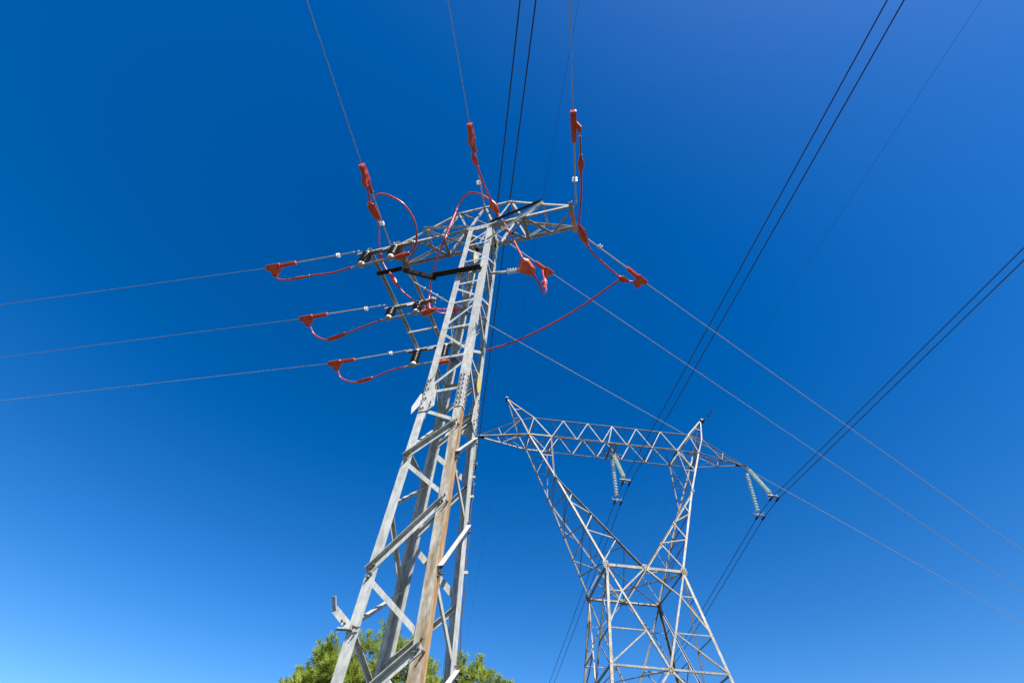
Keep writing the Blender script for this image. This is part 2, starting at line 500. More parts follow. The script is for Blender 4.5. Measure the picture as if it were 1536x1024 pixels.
# crossarm: two truss planes joined by plan bracing
AE, AM, AA, ZM, ZA, HV = 2.706, 1.84, 0.837, 14.92, 15.753, 0.36
def arm(p, q, n1, n2, w=0.055, t=0.006, name='crossarm_brace', mat=GALV):
    m = MB(); m.angle(p, q, n1, n2, w, t); return m.build(name, mat, pylon)
for sv in (-1, 1):
    v = sv * HV
    n = V((0, sv, 0))
    D, U_ = V((0, 0, -1)), V((0, 0, 1))
    m = MB(); m.angle(L(-AE, v, ZT + 0.11), L(AE, v, ZT + 0.11), D, -n, 0.07, 0.007, 0, 0.06); m.build('crossarm_chord', GALV, pylon)
    zl = ZT + 0.06
    for a, b in (((-AA, v, ZA), (AA, v, ZA)), ((AA, v, ZA), (AM, v, ZM)), ((AM, v, ZM), (AE, v, zl)), ((-AA, v, ZA), (-AM, v, ZM)), ((-AM, v, ZM), (-AE, v, zl))):
        arm(L(*a), L(*b), D, -n, 0.055, 0.006, 'crossarm_chord')
    for su in (-1, 1):
        for a, b, w in (((AA, ZA), (1.22, zl), 0.045), ((AA, ZA), (0.36, zl), 0.04), ((0, ZA), (0.36, zl), 0.04), ((AM, ZM), (1.22, zl), 0.035)):
            arm(L(su * a[0], v - sv * 0.025, a[1]), L(su * b[0], v - sv * 0.025, b[1]), (su, 0, 0), -n, w)
    m = MB(); m.hexbolt(L(0, v, ZA) + n * 0.01, n, 0.02, 0.02); 
    for u in (-AA - .08, -AA + .08, AA - .08, AA + .08, AA + .16):
        m.hexbolt(L(u, v, ZA - 0.04 - (max(0, abs(u) - AA)) * .8) + n * 0.003, n, 0.014, 0.016)
    m.build('chord_bolts', BOLT, pylon)
# front stays from the mast head to the arm
for su, k in ((-1, 'L'), (1, 'F')):
    c = su * 0.35
    arm(L(c, -HV - 0.04, ZT + 0.02), L(su * 1.86, -HV - 0.04, ZM + 0.02), (0, -1, 0), (0, 0, 1), 0.06, 0.006, 'crossarm_stay', DARKBAR if su > 0 else GALV)  # right stay: shaded underside painted as dark steel
    arm(L(c * 0.86, -HV - 0.035, 13.12), L(su * 1.86, -HV - 0.035, ZM), (0, 0, -1), (0, -1, 0), 0.034, 0.005, 'crossarm_stay')
# cross members between the planes
zl = ZT + 0.045
for u, z, w in ((-AA, ZA, .045), (0, ZA, .06), (AA, ZA, .045), (1.23, zl, .075), (-1.21, zl, .06), (AM, ZM, .04), (-AM, ZM, .04)):
    arm(L(u, -HV, z), L(u, HV, z), (1, 0, 0), (0, 0, -1), w, 0.006)
for a, b in (((1.23, -1), (1.96, 1)), ((1.96, 1), (AE, -1)), ((-1.88, -1), (-1.22, 1)), ((-1.88, -1), (-AE, 1)), ((0.35, -1), (1.2, 1)), ((-1.2, 1), (-0.35, -1)), ((1.3, -1), (0.4, 1))):
    arm(L(a[0], a[1] * (HV - 0.02), zl - 0.02), L(b[0], b[1] * (HV - 0.02), zl - 0.02), (1, 0, 0), (0, 0, -1), 0.045, 0.005)
for a, b in (((-AA, -1), (0, 1)), ((0, 1), (AA, -1))):
    arm(L(a[0], a[1] * (HV - 0.02), ZA - 0.03), L(b[0], b[1] * (HV - 0.02), ZA - 0.03), (1, 0, 0), (0, 0, -1), 0.036, 0.005)
for su in (-1, 1):               # end plates carrying the insulators
    m = MB(); m.angle(L(su * AE, -HV - 0.1, zl - 0.02), L(su * AE, HV + 0.1, zl - 0.02), (0, 0, 1), (-su, 0, 0), 0.085, 0.008)
    for v in (-HV, HV):
        m.hexbolt(L(su * AE, v, zl + 0.03), (su, 0, 0), 0.014, 0.02, 1)
    m.build('crossarm_end', [noise_mat('stained_end_steel', [(0.3, (0.30, 0.24, 0.18)), (0.7, (0.45, 0.42, 0.37))], 8, 0.6), BOLT], pylon)
# rails that carry the switches out behind the left arm end
for u, v1 in ((-3.55, 3.6), (-2.62, 3.62)):
    m = MB(); m.angle(L(u, -0.46, ZT + 0.10), L(u, v1, ZT + 0.10), (1, 0, 0), (0, 0, -1), 0.075, 0.007, 0, 0.06); m.build('switch_rail', GALV, pylon)
m = MB(); m.angle(L(-3.6, 2.72, ZT + 0.03), L(-2.5, 2.72, ZT + 0.03), (0, 1, 0), (0, 0, -1), 0.06, 0.006); m.build('switch_rail_tie', GALV, pylon)
# dark bent support under the rails, underside shade included in its colour
bend = [L(-3.52, 0.36, 14.2), L(-2.69, 0.36, 14.15), L(-0.92, -0.40, 11.58), L(0.29, -0.40, 11.47)]
bend = [L(-3.53, 0.36, 14.03), L(-2.66, 0.36, 14.02), L(-0.95, -0.39, 11.62), L(0.30, -0.39, 11.52)]
for i, (p, q) in enumerate(zip(bend[:-1], bend[1:])):
    m = MB(); 
    a = (q - p).normalized()
    if i == 1: p, q = p - a * -0.0, q - a * 0.002
    hz = V((0, -1, 0))
    if i == 1:
        hz = a.cross(V((0, 0, 1)))
        if hz.y > 0: hz = -hz
    if i == 1:
        m.bar(p, q, 0.095, 0.075, (0, 0, 1))
    else:
        m.angle(p, q, hz, (0, 0, 1), 0.105, 0.008, 0, 0.08)
    if i == 2:
        m.hexbolt(q - a * 0.06 + V((0, -0.05, -0.002)), (0, 0, -1), 0.012, 0.012, 1); m.hexbolt(q - a * 0.16 + V((0, -0.05, -0.002)), (0, 0, -1), 0.012, 0.012, 1)
    m.build('support_strut', [DARKBAR, BOLT], pylon)

PTS = {
    'line_OL': [[-2.687, 4.861, 11.073], [-2.859, 4.764, 11.017], [-2.948, 4.239, 10.922], [-3.034, 3.531, 10.804], [-3.123, 2.961, 10.703], [-3.453, 0.374, 10.267]],
    'line_OM': [[-0.844, 4.28, 12.221], [-0.874, 4.09, 12.187], [-0.978, 3.645, 12.104], [-1.043, 2.945, 11.989], [-1.15, 2.379, 11.887], [-1.471, 0.305, 11.525]],
    'line_OR': [[1.161, 3.614, 11.048], [1.138, 3.508, 11.03], [1.053, 3.06, 10.952], [0.935, 2.324, 10.824], [0.841, 1.794, 10.732], [0.567, 0.179, 10.448]],
    'line_WR': [[1.292, 4.159, 11.056], [1.392, 4.277, 11.022], [1.808, 4.513, 11.012], [2.495, 4.969, 10.962], [2.967, 5.293, 10.921], [17.377, 14.081, 10.112]],
    'line_WM': [[-0.819, 4.736, 12.188], [-0.653, 4.842, 12.178], [-0.368, 5.027, 12.16], [0.466, 5.567, 12.107], [0.917, 5.848, 12.083], [21.192, 18.383, 10.93]],
    'line_WL': [[-2.609, 5.369, 11.047], [-2.365, 5.685, 10.945], [-1.937, 5.953, 10.923], [-1.53, 6.183, 10.915], [-1.307, 6.316, 10.907], [-0.602, 6.727, 10.888], [21.757, 20.564, 9.71]],
    'line_L1': [[-3.571, 5.166, 10.995], [-3.753, 5.067, 11.091], [-4.114, 5.157, 11.07], [-5.119, 5.391, 11.025], [-5.816, 5.559, 10.989], [-12.832, 6.99, 10.826]],
    'line_L2': [[-3.186, 6.536, 11.059], [-3.342, 6.512, 11.097], [-3.68, 6.601, 11.074], [-4.675, 6.814, 11.042], [-5.371, 6.984, 11.004], [-13.893, 8.747, 10.775]],
    'line_L3': [[-2.578, 7.844, 11.051], [-2.813, 7.87, 11.061], [-3.209, 7.965, 11.041], [-4.192, 8.214, 10.98], [-4.894, 8.381, 10.944], [-14.863, 10.408, 10.69]],
    'sw1': [[-3.555, 5.086, 10.441], [-2.511, 4.76, 10.48], [-3.394, 5.036, 11.193], [-3.375, 5.03, 10.604], [-2.737, 4.831, 11.172], [-2.729, 4.828, 10.521]],
    'sw2': [[-3.138, 6.542, 10.556], [-2.048, 6.202, 10.571], [-2.993, 6.497, 11.172], [-2.97, 6.489, 10.611], [-2.321, 6.287, 11.137], [-2.318, 6.286, 10.554]],
    'sw3': [[-2.649, 7.848, 10.402], [-1.735, 7.563, 10.388], [-2.47, 7.792, 10.97], [-2.439, 7.783, 10.398], [-1.719, 7.559, 10.948], [-1.735, 7.563, 10.388]],
    'jump_L1': [[-5.659, 5.655, 10.895], [-5.591, 5.697, 10.822], [-5.366, 5.7, 10.731], [-5.007, 5.602, 10.666], [-4.57, 5.449, 10.606], [-4.056, 5.294, 10.514], [-3.609, 5.102, 10.465]],
    'jump_L2': [[-5.093, 7.127, 10.858], [-4.975, 7.222, 10.715], [-4.701, 7.266, 10.58], [-4.424, 7.188, 10.547], [-3.711, 6.826, 10.56], [-3.157, 6.548, 10.562]],
    'jump_L3': [[-4.637, 8.523, 10.802], [-4.51, 8.61, 10.642], [-4.141, 8.594, 10.501], [-3.751, 8.445, 10.452], [-3.091, 8.058, 10.445], [-2.686, 7.86, 10.412]],
    'loop_left': [[-2.545, 4.771, 10.435], [-2.314, 4.675, 10.464], [-2.189, 4.544, 10.53], [-2.152, 4.36, 10.633], [-2.218, 4.063, 10.797], [-2.434, 3.796, 10.932], [-2.696, 3.659, 10.979], [-2.898, 3.613, 10.974], [-3.013, 3.655, 10.916], [-3.062, 3.789, 10.775]],
    'cov_left_end': [[-2.603, 4.789, 10.431], [-2.302, 4.68, 10.475]],
    'drop_left_up': [[-3.08, 3.401, 10.697], [-3.094, 3.607, 10.737], [-3.075, 3.789, 10.775]],
    'drop_left_down': [[-3.006, 4.098, 10.831], [-3.103, 4.509, 11.16], [-3.278, 5.068, 11.552], [-3.207, 5.228, 11.327], [-3.113, 5.352, 11.145], [-2.917, 5.494, 10.918], [-2.634, 5.67, 10.619], [-2.336, 5.776, 10.395], [-1.937, 5.809, 10.107], [-1.445, 6.308, 10.852]],
    'junc_left': [[-3.1, 3.736, 10.744], [-2.988, 4.091, 10.817]],
    'junc_left_low': [[-3.152, 5.046, 11.146], [-2.979, 4.996, 10.622]],
    'junc_left_mid': [[-2.879, 5.396, 10.811], [-2.634, 5.477, 10.443]],
    'loop_mid': [[-2.007, 6.189, 10.698], [-2.102, 6.147, 11.246], [-1.985, 5.602, 11.129], [-1.823, 5.075, 10.985], [-1.537, 4.323, 10.415], [-1.518, 4.324, 11.259], [-1.485, 4.334, 12.509], [-1.352, 4.127, 12.507], [-1.203, 4.03, 12.469], [-0.968, 3.993, 12.34], [-0.746, 4.031, 12.138], [-0.641, 4.082, 11.995]],
    'cov_sw2': [[-2.156, 6.236, 10.47], [-1.854, 6.142, 10.559]],
    'sw2_out': [[-1.882, 6.151, 10.541], [-1.683, 6.288, 10.626], [-1.397, 6.341, 10.848]],
    'cov_sw3': [[-1.841, 7.597, 10.314], [-1.523, 7.498, 10.331]],
    'long_right': [[-1.558, 7.509, 10.34], [-1.092, 7.327, 10.348], [-0.604, 7.115, 10.369], [0.033, 6.837, 10.393], [0.796, 6.391, 10.487], [1.525, 5.878, 10.62], [2.338, 5.205, 10.813]],
    'drop_mid_a': [[-1.103, 2.798, 11.887], [-1.064, 3.037, 11.914]],
    'junc_mid_a': [[-1.091, 2.965, 11.9], [-0.993, 3.236, 11.931]],
    'drop_mid_b': [[-1.009, 3.213, 11.948], [-0.862, 3.596, 11.983], [-0.659, 4.058, 12.014]],
    'junc_mid_b': [[-0.71, 3.999, 12.059], [-0.488, 4.27, 11.85]],
    'drop_mid_c': [[-0.505, 4.246, 11.868], [-0.186, 4.293, 10.932], [0.11, 4.305, 9.831]],
    'big_cover': [[0.095, 4.285, 9.846], [0.02, 4.507, 9.674], [0.341, 4.565, 9.629], [0.372, 4.449, 9.719], [0.229, 4.31, 9.827]],
    'post_ins': [[-0.481, 4.482, 9.487], [-0.29, 4.485, 9.556], [-0.175, 4.486, 9.599], [0.071, 4.484, 9.692]],
    'drop_mid_d': [[0.353, 4.543, 9.646], [0.461, 4.727, 9.636], [0.587, 4.943, 9.621], [0.643, 5.052, 9.881], [0.668, 5.316, 10.654], [0.659, 5.571, 11.461], [0.667, 5.74, 12.065]],
    'junc_mid_d': [[0.709, 5.931, 11.537], [0.723, 5.849, 11.79]],
    'drop_right_a': [[1.031, 2.209, 10.81], [1.075, 2.426, 10.829], [1.1, 2.599, 10.841]],
    'junc_right_a': [[1.099, 2.579, 10.856], [1.152, 2.901, 10.884]],
    'drop_right_b': [[1.151, 2.88, 10.9], [1.215, 3.306, 10.873], [1.234, 3.711, 10.836], [1.246, 3.961, 10.808]],
    'junc_right_b': [[1.245, 3.95, 10.816], [1.504, 4.434, 10.873]],
    'drop_right_c': [[1.488, 4.412, 10.89], [1.711, 4.662, 10.845], [1.996, 4.88, 10.828], [2.305, 5.117, 10.806]],
    'junc_right_c': [[2.29, 5.118, 10.806], [2.559, 5.236, 10.834]],
    'drop_right_d': [[2.528, 5.226, 10.843], [2.704, 5.257, 10.857]],
}
# ------------------------------------------------------------------ equipment on the near pylon (world metres)
def P(n, i=None):
    return [V(q) for q in PTS[n]] if i is None else V(PTS[n][i])
CAMP = V((0, 0, 1.6))

def insulator(key, label, group, sheds=2, spacing=0.05):
    a = P(key)
    p0, p1, p2, p3 = a[0], a[1], a[2], a[3]
    root = tag(empty('rod_insulator', p0), label, 'insulator', group)
    if key[5] == 'L': p0 = p1 + (p1 - p3).normalized() * 0.2
    root.location = p0
    inv = V(p0)
    def loc(m):
        m.v = [q - inv for q in m.v]; return m
    d = (p3 - p1).normalized()
    m = MB(); m.tube([p0, p0 + (p1 - p0) * 0.4], 0.008, 6); m.tube([p0 + (p1 - p0) * 0.35, p1], 0.011, 6)
    m.lathe(p0 + (p1 - p0) * 0.25, p1, [(0, 0.012), (0.012, 0.024), (0.05, 0.024), (0.062, 0.012)], 8)
    m.lathe(p1 - d * 0.03, p1 + d, [(0, 0.014), (0.01, 0.024), (0.09, 0.022), (0.12, 0.016)], 8)
    loc(m).build('end_fitting', BOLT if False else GALV, root, smooth=True)
    m = MB(); m.tube([p1, p3], 0.016, 8); loc(m).build('rod', ROD, root, smooth=True)
    for i in range(sheds):
        c = p2 + d * ((i - (sheds - 1) / 2) * spacing)
        m = MB(); m.lathe(c - d * 0.012, c + d, [(0, 0.018), (0.004, 0.052), (0.014, 0.054), (0.026, 0.020)], 14)
        loc(m).build('shed', WHITE, root, smooth=True)
    return root
OG, WG, LG = 'rod insulators of the line passing overhead', 'rod insulators of the line running off to the right', 'rod insulators of the line running off to the left'
insulator('line_OL', 'grey rod insulator with white shed pair, rising from the left arm end', OG)
insulator('line_OM', 'grey rod insulator with a white shed pair, rising from the middle of the crossarm top', OG)
insulator('line_OR', 'grey rod insulator with a white shed pair, rising from the right arm end', OG)
insulator('line_WR', 'grey rod insulator slanting down to the right from the right arm end', WG, 2, 0.06)
insulator('line_WM', 'grey rod insulator slanting right behind the middle of the crossarm', WG)
insulator('line_WL', 'white banded rod insulator slanting from the left arm end towards the pylon mast', WG, 4, 0.16)
insulator('line_L1', 'grey rod insulator on the tip of the uppermost left-hand switch', LG)
insulator('line_L2', 'grey rod insulator on the tip of the middle left-hand switch', LG)
insulator('line_L3', 'grey rod insulator on the tip of the lowest left-hand switch', LG)

def wire(name, pts, r, label, cat, group, mat, n=6):
    m = MB(); m.tube(pts, r, n)
    return tag(m.build(name, mat, origin=pts[0], smooth=True), label, cat, group)
def run(a, b, length, free, k):
    """points along a->b continued for `length`; beyond `free` metres it curves upwards like a sagging span"""
    d = (b - a).normalized()
    out = [a]
    s = 0.0
    while s < length:
        s = s + 0.8 if s < 20 else s * 1.12
        q = a + d * s
        q.z += k * max(0.0, s - free) ** 2
        out.append(q)
    return out
cg = 'conductors ending on the near pylon'
for key, lab, ln, r in (('line_OL', 'thin grey conductor leaving the top edge, leftmost of those ending at the crossarm', 40, .0085), ('line_OM', 'thin grey conductor coming down to the middle of the crossarm', 40, .0085), ('line_OR', 'thin grey conductor coming down to the right arm end', 40, .0085),
                    ('line_WR', 'pale conductor from the right arm end to the right edge, uppermost of three', 90, .0095), ('line_WM', 'pale conductor from the crossarm middle to the right edge, second of three', 90, .0095), ('line_WL', 'pale conductor emerging from behind the mast and crossing the distant pylon arm', 90, .0095),
                    ('line_L1', 'thin conductor leaving the left edge, uppermost of three', 60, .0075), ('line_L2', 'thin conductor leaving the left edge, middle of three', 60, .0075), ('line_L3', 'thin conductor leaving the left edge, lowest of three', 60, .0075)):
    a = P(key)
    b = a[4]
    wire('conductor', run(b, a[5], ln, 30 if 'W' in key else 14 if 'L1' in key or 'L2' in key or 'L3' in key else 4, 0.0012 if 'W' in key else 0.0025), r, lab, 'conductor', cg, ALU)

def cover(key, toward, label, back=False):
    """red bird-protection cover over a dead-end clamp; `toward` is where its cable leaves"""
    a = P(key)
    w, e = a[4], a[3]
    d = (e - w); Ln = d.length; d.normalize()
    c = V(toward) - w
    y = c - d * c.dot(d); y.normalize()
    n = d.cross(y)
    w = w - d * 0.02
    root = tag(empty('clamp_cover', w), label, 'cover', 'red covers over the conductor clamps')
    def pl(poly): return [d * s + y * t for s, t in poly]
    m = MB()
    if back:
        b = Ln
        m.plate(pl([(0, -0.05), (0.60 * b, -0.05), (0.62 * b, 0.045), (0.56 * b, 0.05), (0.70 * b, 0.075), (0.70 * b, 0.135), (0.55 * b, 0.145), (0.36 * b, 0.06), (0, 0.055)]), n, 0.095)
    else:
        b = Ln
        m.plate(pl([(0, -0.055), (0.46 * b, -0.06), (0.50 * b, -0.03), (0.50 * b, 0.055), (0.36 * b, 0.205), (0.18 * b, 0.205), (0.15 * b, 0.10), (0, 0.065)]), n, 0.10)
    m.build('housing', RED, root, bevel=0.012)
    m = MB()
    s0 = 0.45 * Ln
    m.lathe(d * s0, d * (s0 + 1), [(0, 0.044), (Ln * 0.53, 0.044), (Ln * 0.53 + 0.004, 0.05), (Ln * 0.53 + 0.03, 0.05), (Ln * 0.53 + 0.034, 0.03)], 6, 0)
    m.bar(d * s0 + y * 0.044, d * (s0 + Ln * 0.53) + y * 0.044, 0.012, 0.025, n)
    m.bar(d * s0 - y * 0.044, d * (s0 + Ln * 0.53) - y * 0.044, 0.012, 0.025, n)
    m.build('sleeve', RED, root, bevel=0.004)
    m = MB()
    for s_ in (0.06, 0.40) if not back else (0.05, 0.32, 0.52):       # snap clips along the seam
        for k_ in (-1, 1):
            m.bar(d * (s_ * Ln) + y * (0.03 * k_) + n * 0.045, d * (s_ * Ln + 0.05) + y * (0.03 * k_) + n * 0.045, 0.018, 0.02, n)
            m.bar(d * (s_ * Ln) + y * (0.03 * k_) - n * 0.045, d * (s_ * Ln + 0.05) + y * (0.03 * k_) - n * 0.045, 0.018, 0.02, n)
    m.build('clips', RED, root)
    m = MB()
    q = y * 0.2 + d * (0.27 * Ln) if not back else y * 0.105 + d * (0.68 * Ln)
    dd = y if not back else d
    m.lathe(q - dd * 0.02, q + dd, [(0, 0.036), (0.05, 0.036), (0.055, 0.026)], 8)
    m.build('cable_gland', RED, root, smooth=True)
    return root
cover('line_L1', P('jump_L1', 0), 'red angular clamp cover on the uppermost left conductor')
cover('line_L2', P('jump_L2', 0), 'red angular clamp cover on the middle left conductor')
cover('line_L3', P('jump_L3', 0), 'red angular clamp cover on the lowest left conductor')
cover('line_OL', P('drop_left_up', 0), 'long red clamp cover on the overhead conductor above the left arm', True)
cover('line_OM', P('drop_mid_a', 0), 'long red clamp cover on the overhead conductor above the middle of the crossarm', True)
cover('line_OR', P('drop_right_a', 0), 'long red clamp cover on the overhead conductor above the right arm end, topmost of all', True)
cover('line_WR', P('drop_right_d', 1), 'red wedge clamp cover farthest right, below the right arm end')
cover('line_WM', P('drop_mid_d', 6), 'red wedge clamp cover right of the big red cover, on the second pale conductor')
cover('line_WL', P('drop_left_down', 9), 'red clamp cover glimpsed inside the pylon mast between its legs')

def cable(key, label, r=0.021, sleeves=()):
    pts = smooth_path(P(key), 8)
    m = MB(); m.tube(pts, r, 10)
    o = tag(m.build('jumper_cable', RED_CABLE, origin=pts[0], smooth=True), label, 'cable', 'red jumper cables')
    return o
cable('jump_L1', 'red jumper cable under the uppermost left rod insulator')
cable('jump_L2', 'red jumper cable under the middle left rod insulator')
cable('jump_L3', 'red jumper cable under the lowest left rod insulator')
cable('loop_left', 'red cable bowed in a wide arch above the left arm end')
cable('drop_left_up', 'short red cable between the left overhead cover and its square joint', 0.019)
cable('drop_left_down', 'red cable dropping from the left square joint past the topmost switch', 0.019)
cable('loop_mid', 'tall red cable arching over the crossarm from the middle switch', 0.023)
cable('sw2_out', 'short red cable from the middle switch into the pylon mast', 0.018)
cable('long_right', 'long red cable sweeping from behind the mast up to the rightmost joint', 0.021)
cable('drop_mid_a', 'short red cable below the middle overhead cover', 0.019)
cable('drop_mid_b', 'straight red cable from the pale joint down to the crossarm joint', 0.021)
cable('drop_mid_c', 'straight red cable from the crossarm joint down to the big red cover', 0.021)
cable('drop_mid_d', 'short red cable bent in a sharp V right of the big red cover', 0.020)
cable('drop_right_a', 'short red cable below the right overhead cover', 0.019)
cable('drop_right_b', 'straight red cable beside the right rod insulator down to the arm end', 0.021)
cable('drop_right_c', 'red cable slanting below the right-hand rod insulator', 0.021)
cable('drop_right_d', 'very short red cable from the rightmost joint to the wedge cover', 0.018)

def joint(a, b, label, rad=0.06, flat=0.6, box=False, fin=True, jag=False):
    a, b = V(a), V(b)
    d = b - a; Ln = d.length; d.normalize()
    side = d.cross((a - CAMP).normalized()).normalized()
    nrm = d.cross(side)
    root = tag(empty('cable_joint_cover', a), label, 'cover', 'red covers over the cable joints')
    m = MB()
    if box:
        m.plate([side * x * rad + d * (t * Ln) for t, x in ((0, -.5), (.08, -1), (.8, -1), (1, -.3), (1, .9), (.1, 1), (0, .6))], nrm, rad * 1.1)
    else:
        m.lathe(V((0, 0, 0)), d, [(0, 0.024), (0.06 * Ln, 0.030), (0.2 * Ln, rad * .62), (0.38 * Ln, rad * .95), (0.55 * Ln, rad), (0.72 * Ln, rad * .85), (0.9 * Ln, rad * .5), (Ln, 0.024)], 14, 0, flat, nrm)
    m.build('shell', RED, root, smooth=not box, bevel=0.01 if box else 0)
    if fin:
        m = MB()
        f = rad * 1.15
        m.plate([side * x * f + d * (t * Ln) for t, x in ((.08, -.3), (.3, -.85), (.55, -1), (.85, -.6), (.95, 0), (.85, .6), (.55, 1), (.3, .85), (.08, .3))], nrm, 0.012)
        m.build('seam_flange', RED, root)
    for t in ((-0.03, 0.05), (Ln - 0.02, 0.05)):
        m = MB(); m.lathe(d * t[0], d * (t[0] + 1), [(0, 0.024), (0.005, 0.03), (t[1] - .005, 0.03), (t[1], 0.024)], 8)
        m.build('collar', RED, root, smooth=True)
    return root
joint(*P('junc_left'), 'square red joint cover beside the left overhead rod insulator', 0.075, box=True, fin=False)
joint(P('junc_left_low', 0) + V((0, 0, 0.0)), P('junc_left_low', 1), 'small red joint cover hanging under the topmost switch channel', 0.045, fin=False)
joint(*P('junc_left_mid'), 'slim red joint cover on the cable below the dark bent strut', 0.05)
joint(*P('junc_mid_a'), 'small pale-edged red joint cover below the middle overhead cover', 0.06)
joint(*P('junc_mid_b'), 'plump red joint cover in front of the crossarm top chord', 0.085)
joint(*P('junc_mid_d'), 'small round red joint cover below the second wedge cover', 0.07)
joint(*P('junc_right_a'), 'oval red joint cover beside the right overhead rod insulator', 0.06)
joint(*P('junc_right_b'), 'long red joint cover at the right arm end', 0.08)
joint(*P('junc_right_c'), 'small red joint cover beside the rightmost wedge cover', 0.07)
def along(key, i, j, t0, t1):
    q = smooth_path(P(key), 8); n = len(q) - 1
    return q[int(round(t0 * n))], q[int(round(t1 * n))]
joint(*along('jump_L1', 0, 0, .42, .62), 'slim red sleeve on the jumper of the uppermost left conductor', 0.036, 0.8, fin=False)
joint(*along('jump_L2', 0, 0, .52, .70), 'flat ribbed red sleeve on the jumper of the middle left conductor', 0.055, box=True, fin=False)
joint(*along('jump_L3', 0, 0, .48, .66), 'flat red sleeve on the jumper of the lowest left conductor', 0.05, box=True, fin=False)

# big red cover on a horizontal post insulator
q = P('big_cover')
c = sum(q, V((0, 0, 0))) / len(q)
nrm = (q[1] - q[0]).cross(q[2] - q[0]).normalized()
root = tag(empty('terminal_cover', c), 'big red lozenge-shaped cover held out by the white ribbed insulator', 'cover')
m = MB()
n_ = len(q)
lay = []
for off, sc in ((-0.09, .55), (-0.05, .95), (-0.012, 1.0), (0.012, 1.0), (0.05, .95), (0.09, .55)):
    lay += [(p - c) * sc + nrm * off for p in q]
fs = []
for i in range(5):
    for k in range(n_):
        fs.append((i * n_ + k, i * n_ + (k + 1) % n_, (i + 1) * n_ + (k + 1) % n_, (i + 1) * n_ + k))
fs += [tuple(range(n_ - 1, -1, -1)), tuple(5 * n_ + k for k in range(n_))]
m.add(lay, fs)
m.build('housing', RED, root, bevel=0.015)
m = MB(); m.plate([(p - c) * 1.08 for p in q], nrm, 0.012); m.build('seam_flange', RED, root)
a = P('post_ins')
root = tag(empty('post_insulator', a[0]), 'white ribbed horizontal insulator between the mast and the big red cover', 'insulator')
d = (a[3] - a[0]).normalized(); o = a[0]; Ln = (a[3] - a[0]).length
m = MB(); m.bar(d * -0.06, d * ((a[1] - o).length), 0.05, 0.012, (0, 0, 1)); m.build('bracket', GALV, root)
m = MB(); m.tube([d * ((a[1] - o).length - 0.05), d * Ln], 0.018, 10); m.build('core', WHITE, root, smooth=True)
s0 = (a[2] - o).length
for i in range(5):
    s = s0 + (Ln - s0 - 0.02) * i / 4.4
    m = MB(); m.lathe(d * s, d * (s + 1), [(0, 0.02), (0.006, 0.056), (0.014, 0.058), (0.032, 0.022)], 16); m.build('shed', WHITE, root, smooth=True)

